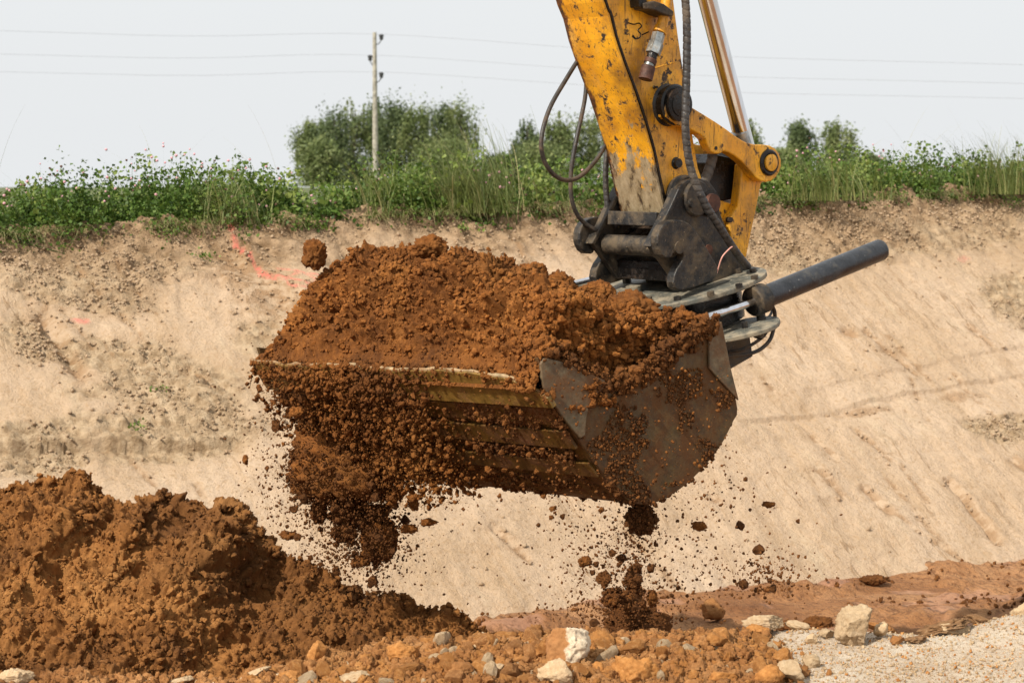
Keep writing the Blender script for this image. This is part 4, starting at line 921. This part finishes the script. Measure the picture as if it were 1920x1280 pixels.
def gravel(n_, xr, yr, s0, s1, m_, name, lb, pw_=3., gxm=None):
    a = rng.uniform(*xr, n_); b = rng.uniform(*yr, n_); ke = (b > np.interp(a, EX, EY) + 2) & ((a < 1380 + (b - 1180) * .8 + rng.normal(size=n_) * 34) if xr[1] < 1600 else (a > 1400)); a = a[ke]; b = b[ke]; n_ = len(a); r = FW[None] + ((a - 960) / FP)[:, None] * RT - ((b - 640) / FP)[:, None] * UP; C_ = CAM + r * ((ZS - 2.1) / r[:, 2])[:, None]
    C_[:, 2] = ground_z(C_[:, 0], C_[:, 1]); S = .78 * (s0 + (s1 - s0) * rng.random(n_) ** pw_)
    cv, cf = crumbs(C_ + np.array([0, 0, .3]) * S[:, None], S, .009)
    tag(np_mesh(name, cv, cf, m_, loc=C_.mean(0)), lb, 'gravel', None, 'stuff')
gravel(17000, (-40, 1560), (1195, 1300), .004, .040, M_ROCKB, 'rubble_grit', 'orange-brown grit between the foreground rocks', 1.9)
gravel(2200, (-40, 1520), (1200, 1300), .003, .020, M_ROCKP, 'pale_grit', 'pale grit between the foreground rocks')
gravel(6500, (1440, 1960), (1172, 1300), .002, .012, M_ROCKP, 'sand_grit', 'pale grit lying on the white ground', 4.)
gravel(1400, (1440, 1960), (1172, 1300), .002, .012, M_ROCKO, 'brown_grit', 'brown grit lying on the white ground', 4.)
gravel(6500, (380, 1560), (1195, 1300), .004, .040, M_ROCKO, 'orange_grit', 'bright orange grit between the foreground rocks', 2.4)

# ================================================================== PLANTS ON THE CREST
def veg_h(gx): return np.interp(gx, [-200, 0, 60, 110, 200, 300, 400, 520, 650, 760, 850, 900, 960, 1060, 1400, 1500, 1650, 1720, 1800, 1850, 1920, 2100],
                                [.38, .40, .46, .52, .50, .52, .46, .40, .44, .48, .52, .60, .50, .44, .42, .46, .44, .48, .40, .40, .50, .50])
_vh = veg_h
def veg_h(gx): return _vh(gx) * .86
def crest_points(n_, depth=(0., 1.6), front=.0):
    x = rng.uniform(-6.0, 7.5, n_); d = rng.uniform(*depth, n_); y = yk(x) + d; return np.stack([x, y, zk(x) * 1.0 + 0 * x], -1), d
def leaf_cards(C_, S, N_=None):
    n_ = len(C_); R = rot_rand(n_); tp = np.array([[-.5, 0, 0], [0, -.42, .12], [.55, 0, 0], [0, .42, .12]]); v = np.einsum('nij,vj->nvi', R, tp) * S[:, None, None] + C_[:, None]
    i = np.arange(n_)[:, None] * 4; return v.reshape(-1, 3), np.concatenate([np.concatenate([i, i + 1, i + 2, i + 3], 1)])
# clover: mounded clumps of small leaves
ncl = 2100; cb_, dcl = crest_points(ncl, (-.10, 1.3)); per = 84
gx, _ = proj(cb_); big = np.clip(.74 + 1.05 * fbm(cb_, 1.15, 3, .6), .2, 1.45); hh = veg_h(gx) * rng.uniform(.5, 1.12, ncl) * big
cb_[:, 2] += fbm(cb_, 2.1, 3, off=7.) * .09 - .03 - np.clip(-dcl, 0, 1) * .9
C_ = np.repeat(cb_, per, 0); H_ = np.repeat(hh, per); u = rng.random(len(C_)) ** .65
C_ = C_ + np.stack([rng.normal(size=len(C_)) * .085 * (1.25 - u), rng.normal(size=len(C_)) * .085 * (1.25 - u), u * H_ * rng.uniform(.55, 1, len(C_))], -1)
S = rng.uniform(.012, .036, len(C_)); v, f = leaf_cards(C_, S)
tint = np.repeat(np.clip(.42 + .33 * fbm(C_, 1.8, 3) + rng.normal(size=len(C_)) * .16 + .15 * (u - .5), 0, 1), 4)
tag(np_mesh('clover', v, f, M_LEAF, loc=(0, 14.5, 1.7), attrs={'tint': tint}), 'dense green clover growing along the top of the bank', 'clover', None, 'stuff')
# broader-leaved weeds among the clover
nw = 260; cb_, dw = crest_points(nw, (-.06, .7)); gx, _ = proj(cb_); per = 46; hh = veg_h(gx) * rng.uniform(.5, 1.15, nw); C_ = np.repeat(cb_, per, 0); u = rng.random(len(C_)) ** .7
C_ = C_ + np.stack([rng.normal(size=len(C_)) * .05, rng.normal(size=len(C_)) * .05, u * np.repeat(hh, per)], -1); v, f = leaf_cards(C_, rng.uniform(.028, .060, len(C_)) * (1.15 - .5 * u))
tag(np_mesh('broad_weeds', v, f, M_LEAF, loc=(0, 14.5, 1.7), attrs={'tint': np.repeat(np.clip(np.repeat(rng.uniform(.25, .85, nw), per) + rng.normal(size=len(C_)) * .1, 0, 1), 4)}), 'broad-leaved green weeds growing through the clover', 'weeds', None, 'stuff')
# grass blades
def blades(C_, Ln, bend, wd, az, tnt, name, lb, seg_=5, kind='stuff', m=M_GRASS, loc=(0, 14.5, 1.7), cat='grass', lean0=None, group=None):
    n_ = len(C_); s = np.linspace(0, 1, seg_); d = np.stack([np.cos(az), np.sin(az), 0 * az], -1); sd = np.stack([-np.sin(az), np.cos(az), 0 * az], -1)
    a0 = rng.uniform(.05, .35, n_) if lean0 is None else lean0; ang = a0[:, None] + bend[:, None] * s[None]; st = Ln[:, None] / (seg_ - 1)
    hx = np.concatenate([np.zeros((n_, 1)), np.cumsum(np.sin(ang[:, :-1]) * st, 1)], 1); hz_ = np.concatenate([np.zeros((n_, 1)), np.cumsum(np.cos(ang[:, :-1]) * st, 1)], 1)
    c = C_[:, None] + d[:, None] * hx[..., None] + np.array([0, 0, 1.]) * hz_[..., None]; w_ = wd[:, None] * (1 - s[None] * .85)
    V = np.stack([c - sd[:, None] * w_[..., None], c + sd[:, None] * w_[..., None]], 2).reshape(-1, 3)
    i = (np.arange(n_)[:, None] * seg_ + np.arange(seg_ - 1)[None]).ravel() * 2; F = np.stack([i, i + 1, i + 3, i + 2], -1)
    return tag(np_mesh(name, V, F, m, loc=loc, attrs={'tint': np.repeat(tnt, seg_ * 2)}), lb, cat, group, kind)
n_ = 17000; cb_, dd = crest_points(n_, (-.12, 1.6)); cb_[:, 2] += fbm(cb_, 2.4, 3, off=3.) * .07 + rng.normal(size=n_) * .03 - .05 - np.clip(-dd, 0, 1) * .6; gx, _ = proj(cb_); cl = fbm(cb_, 1.3, 3); keep = rng.random(n_) < np.clip(.22 + cl * 1.7, .02, 1); cb_ = cb_[keep]; gx = gx[keep]; n_ = len(cb_)
blades(cb_, veg_h(gx) * rng.uniform(.4, 1.3, n_), rng.uniform(.4, 2.4, n_), rng.uniform(.0018, .0048, n_), rng.uniform(0, 6.28, n_), np.clip(.35 + .25 * fbm(cb_, 2, 2) + rng.normal(size=n_) * .2, 0, 1), 'grass', 'green and straw-coloured grass along the top of the bank')
# roots and hanging grass over the crest
n_ = 5200; x = rng.uniform(-6, 7, n_); cb_ = np.stack([x, yk(x) - rng.uniform(.0, .08, n_), zk(x) + .02], -1)
keep = fbm(cb_, 2.2, 2) > -.05; cb_ = cb_[keep]; n_ = len(cb_)
blades(cb_, rng.uniform(.1, .26, n_), rng.uniform(.6, 1.4, n_), rng.uniform(.0015, .003, n_), rng.normal(-1.2, .5, n_), rng.uniform(.3, 1, n_), 'hanging_grass', 'dry grass hanging over the crest of the bank', lean0=rng.uniform(1.0, 1.6, n_))
# tall thin stalks against the sky
n_ = 420; cb_, dd = crest_points(n_, (.2, 1.4)); gx, _ = proj(cb_); w_ = np.exp(-((gx - 400) / 260) ** 2) + np.exp(-((gx - 1740) / 190) ** 2) * 1.3 + .5 * np.exp(-((gx - 900) / 90) ** 2) + .08
keep = rng.random(n_) < w_ * .55; cb_ = cb_[keep]; n_ = len(cb_)
blades(cb_, rng.uniform(.55, .95, n_), rng.uniform(.5, 1.9, n_), rng.uniform(.0016, .0028, n_), rng.choice([2.6, 3.4, .1], n_) + rng.normal(size=n_) * .5, rng.uniform(.45, .95, n_), 'tall_grass', 'tall thin seeding grass stalks rising above the clover', seg_=12, lean0=rng.uniform(.0, .4, n_))
# big grass tussock in the middle and the droopy one beside it
for (a, y, cnt_, ln, sgn, lb, xs_) in [(905, 14.7, 420, (.4, .85), 3.0, 'tall leaning grass tuft left of the arm, highest on the crest', .16), (880, 14.35, 520, (.25, .5), 3.1, 'rounded drooping tussock of yellow-green grass in front of the tall tuft', .13),
                                   (440, 13.8, 200, (.25, .5), 2.9, 'yellowish grass tuft above the pink paint line', .10), (715, 14.2, 120, (.4, .75), 2.8, 'wiry grass tuft at the foot of the utility pole', .12), (1560, 15.6, 260, (.3, .5), 3.3, 'pale grass tuft right of the arm', .2), (1890, 16.6, 280, (.4, .7), 3.2, 'bushy grass tuft at the right edge of the crest', .22)]:
    c = at_y(a, 380, y); xx_ = c[0]; c[2] = zk(xx_); C_ = c + np.stack([rng.normal(size=cnt_) * xs_, rng.normal(size=cnt_) * xs_ * .6, 0 * rng.random(cnt_)], -1)
    blades(C_, rng.uniform(*ln, cnt_), rng.uniform(.4, 1.9, cnt_), rng.uniform(.002, .0042, cnt_), rng.normal(sgn, .9, cnt_), np.clip(rng.normal(.42, .2, cnt_), 0, 1), 'grass_tuft', lb, seg_=8, kind=None, loc=c, cat='grass tuft', group='grass tufts on the crest')
# blossoms
n_ = 950; cb_, dd = crest_points(n_, (-.05, .9)); gx, _ = proj(cb_); cb_[:, 2] += veg_h(gx) * rng.uniform(.5, 1.05, n_) * np.clip(.8 + .75 * fbm(cb_, 1.15, 3, .6), .4, 1.3)
keep = rng.random(n_) < np.clip(.5 + fbm(cb_, 1.2, 2), .1, 1); cb_ = cb_[keep]; n_ = len(cb_)
V, F = scatter([clod_tpl(1, 3, .2)], cb_, rng.uniform(.008, .014, n_))
fm = np.repeat((rng.random(n_) < .35).astype(int), len(CL1[0][1]))
tag(np_mesh('clover_blossoms', V, F, [M_BLOOM, M_DRYB], loc=(0, 14.5, 1.9), fmat=fm), 'pink clover blossoms and brown seed heads dotted over the clover', 'clover blossoms', None, 'stuff')
sb = cb_.copy(); ln_ = rng.uniform(.18, .3, n_); sb[:, 2] -= ln_
blades(sb, ln_, rng.uniform(0, .1, n_), np.full(n_, .0014), rng.uniform(0, 6.28, n_), rng.uniform(.1, .6, n_), 'blossom_stalks', 'thin green stalks carrying the clover blossoms', seg_=3, lean0=np.zeros(n_), m=M_LEAF, cat='clover stalks')
# single weeds rooted in the bank
def bank_point(a, b):
    X_, Y_ = proj(BANKV.reshape(-1, 3)); return BANKV.reshape(-1, 3)[np.argmin((X_ - a) ** 2 + (Y_ - b) ** 2)]
for a, b, n_, r, lb in [(568, 428, 130, .06, 'bright green weed under the clover between the pole and the pink line'), (325, 438, 150, .07, 'leafy weed hanging below the clover left of the pink line'), (868, 434, 60, .035, 'small green weed under the crest left of the coupler'), (383, 488, 50, .05, 'thin green sprig on the bank under the pink line start'),
                        (118, 470, 60, .06, 'straggling green weed on the upper left of the bank'), (300, 738, 26, .03, 'tiny green seedling in the rough soil mid left'), (260, 806, 34, .04, 'tiny pale green seedling low in the rough soil on the left'), (1895, 385, 90, .07, 'green weed at the crest near the right edge'), (945, 385, 120, .06, 'bright leafy weed at the crest left of the hoses'), (1610, 362, 120, .06, 'bright leafy weed at the crest right of the arm')]:
    c = bank_point(a, b); C_ = c + rng.normal(size=(n_, 3)) * r * np.array([1, .7, .5]) + np.array([0, -.02, .03]); v, f = leaf_cards(C_, rng.uniform(.012, .026, n_))
    rt = empty('weed', c); tag(rt, lb, 'weed', 'weeds on the bank')
    np_mesh('leaves', v, f, M_LEAF, loc=c, parent=rt, attrs={'tint': np.repeat(rng.uniform(.3, .9, n_), 4)})
    stems = [c + np.zeros(3)]; sv = []; 
    d_ = rng.normal(size=3) * .02; tube('stem', [c - np.array([0, 0, .02]), c + np.array([d_[0], -.01, .02]), c + np.array([d_[1], -.02, .05])], .0018, M_LEAF, rt, 6, .01, loc=c)
# long runner hanging at upper left
c0 = bank_point(0, 432); tag(tube('runner', [c0 + [0, 0, .03], bank_point(50, 458) + [0, -.02, .02], bank_point(85, 470) + [0, -.01, .01], bank_point(120, 478) + [0, 0, .01]], .004, M_GRASS, None, 6, .02, loc=c0), 'long straw-coloured runner trailing down the upper left of the bank', 'plant runner')

# ================================================================== TREES, POLE, WIRES
def tree(a, top, y, wd, label, m, seed, zb=1.6, dens=1.0):
    r = np.random.default_rng(seed); zb = 1.75 - .0135 * (y - 14.5); wd = wd * 1.95; base = at_y(a, 300, y); base[2] = zb; H = at_y(a, top, y)[2] - zb; rt = empty('tree', base); tag(rt, label, 'tree', 'trees beyond the field')
    n_ = int(6500 * dens); nb = 34; bz = r.uniform(.05, .9, nb); br = (np.sin(np.clip(bz, 0, 1) ** .75 * math.pi * .88) * .45 + .22) * wd; ba = r.uniform(0, 6.28, nb)
    bc = np.stack([np.cos(ba) * br * r.uniform(.1, .9, nb), np.sin(ba) * br * .7, bz * H], -1)
    k = r.integers(0, nb, n_); C_ = bc[k] + r.normal(size=(n_, 3)) * np.array([.15 * wd, .15 * wd, .10 * H]) * r.uniform(.5, 1.2, nb)[k][:, None]
    # upright spiky leaders
    ns = 17; sx = r.normal(size=ns) * wd * .34; sh = H * (1 - .22 * (sx / wd) ** 2 * 4) * r.uniform(.80, 1.10, ns); m2 = 90
    kk = np.repeat(np.arange(ns), m2); u_ = r.random(ns * m2); C2 = np.stack([sx[kk] + r.normal(size=ns * m2) * .10 * (1.15 - u_), r.normal(size=ns * m2) * .3, sh[kk] * (.55 + .45 * u_)], -1)
    C_ = np.concatenate([C_, C2]); C_[:, 2] = np.clip(C_[:, 2], .25, None)
    global rng; sv_ = rng; rng = r; v, f = leaf_cards(C_ + base, r.uniform(.07, .19, len(C_))); rng = sv_
    tint = np.clip(.45 + .3 * fbm(C_ + seed, .8, 3) + r.normal(size=len(C_)) * .15, 0, 1)
    np_mesh('crown', v, f, m, loc=base, parent=rt, attrs={'tint': np.repeat(tint, 4)})
    tr = tube('trunk', [base, base + [0, 0, H * .35], base + [.1, 0, H * .7], base + [.15, 0, H * .95]], np.linspace(.12, .02, len(catmull([base, base + [0, 0, H * .35], base + [.1, 0, H * .7], base + [.15, 0, H * .95]], .5))), M_BARK, rt, 8, .5, loc=base)
    for q in range(5):
        t_ = r.uniform(.15, .6); b0 = base + np.array([.05, 0, H * t_]); e_ = base + bc[r.integers(0, nb)] + [0, 0, .2]; tube('limb', [b0, (b0 + e_) / 2 + [0, 0, -.1], e_], .035, M_BARK, rt, 6, .4, loc=base)
TL = [(585, 225, 128, 1.1, 'leftmost willow of the tree clump, pale and ragged', M_TREE), (622, 208, 126, 1.3, 'broad grey-green willow second from the left of the clump', M_CONI), (662, 198, 130, 1.3, 'willow just left of the utility pole', M_TREE), (705, 196, 134, 1.2, 'dark willow right behind the utility pole', M_CONI),
      (745, 188, 130, 1.2, 'tallest dark willow just right of the utility pole', M_CONI), (785, 198, 127, 1.1, 'olive willow in the right half of the clump', M_TREE), (825, 200, 131, 1.1, 'dark willow third from the right end of the clump', M_CONI), (862, 196, 128, 1.0, 'pointed pale willow at the right end of the clump', M_TREE), (600, 262, 120, 1.1, 'low brownish bush at the left foot of the clump', M_TREE), (830, 262, 120, 1.4, 'low yellow-green bush in front of the clump', M_TREE),
      (985, 232, 125, .7, 'small conical tree left of the looped hose', M_CONI), (1045, 222, 128, 1.5, 'rounded willow seen through the looped hose', M_TREE), (1105, 218, 130, 1.4, 'willow partly hidden by the yellow arm', M_TREE), (1405, 232, 130, .8, 'small bush just right of the cylinder rod', M_TREE), (1498, 232, 125, .8, 'slim grey tree right of the link end', M_CONI), (1566, 228, 125, 1.3, 'bushy tree farthest right beyond the clover', M_TREE), (1470, 275, 120, 1.2, 'low bush between link end and slim tree', M_TREE), (1015, 268, 118, 1.3, 'low bush at the foot of the small conical tree', M_TREE), (1625, 290, 122, 1.0, 'lowest bush, farthest right of all beyond the clover', M_CONI), (940, 292, 120, 1.2, 'low bush in the gap right of the big tree clump', M_CONI)]
for i, (a, t_, y, wd, lb, m_) in enumerate(TL): tree(a, t_, y, wd, lb, m_, 700 + i)
pb = at_y(704, 330, 108.); pb[2] = .45; ptop = at_y(703, 61, 108.); PH = ptop[2] - 1.6
pole = cyl('utility_pole', pb + np.array([0, 0, 0]), np.array([pb[0], pb[1], ptop[2]]), .17, M_WOOD, None, r1=.10, n=20, loc=pb); tag(pole, 'grey weathered wooden utility pole with three dark insulators', 'utility pole')
wires = [(715, 70, 1, (0, 58), (1920, 122)), (694, 109, -1, (0, 102), (1920, 157)), (715, 141, 1, (0, 135), (1920, 185))]
for k, (a, b, s, l_, r_) in enumerate(wires):
    c = at_y(a, b, 108.); ins = cyl('insulator', c - [0, 0, .16], c + [0, 0, .16], .12, M_PORC, pole, n=14, rings=[(0, .05), (.06, .11), (.13, .11), (.15, .08), (.2, .14), (.26, .14), (.32, .06)], loc=pb)
    tube('bracket', [np.array([pb[0], pb[1], c[2] - .35]), np.array([(pb[0] + c[0]) / 2, c[1], c[2] - .38]), c - [0, 0, .15]], .03, M_PORC, ins, 6, .1, loc=pb)
    A = at_y(l_[0], l_[1], 104.); Bq = at_y(r_[0], r_[1], 92.); A2 = A + (A - c) * 1.2; B2 = Bq + (Bq - c) * .8
    mid = lambda P0, P1, sag: (P0 + P1) / 2 - np.array([0, 0, sag])
    ww = tube('power_line', [A2 + [0, 0, .3], A, mid(A, c + [0, 0, .15], .18), c + [0, 0, .15], mid(c + [0, 0, .15], Bq, .30), Bq, B2 + [0, 0, .3]], .0055, M_WIRE, None, 5, 1.5, loc=c)
    tag(ww, ['topmost overhead wire on the utility pole', 'middle overhead wire, left of the pole', 'lowest overhead wire on the utility pole'][k], 'power line', 'overhead wires')
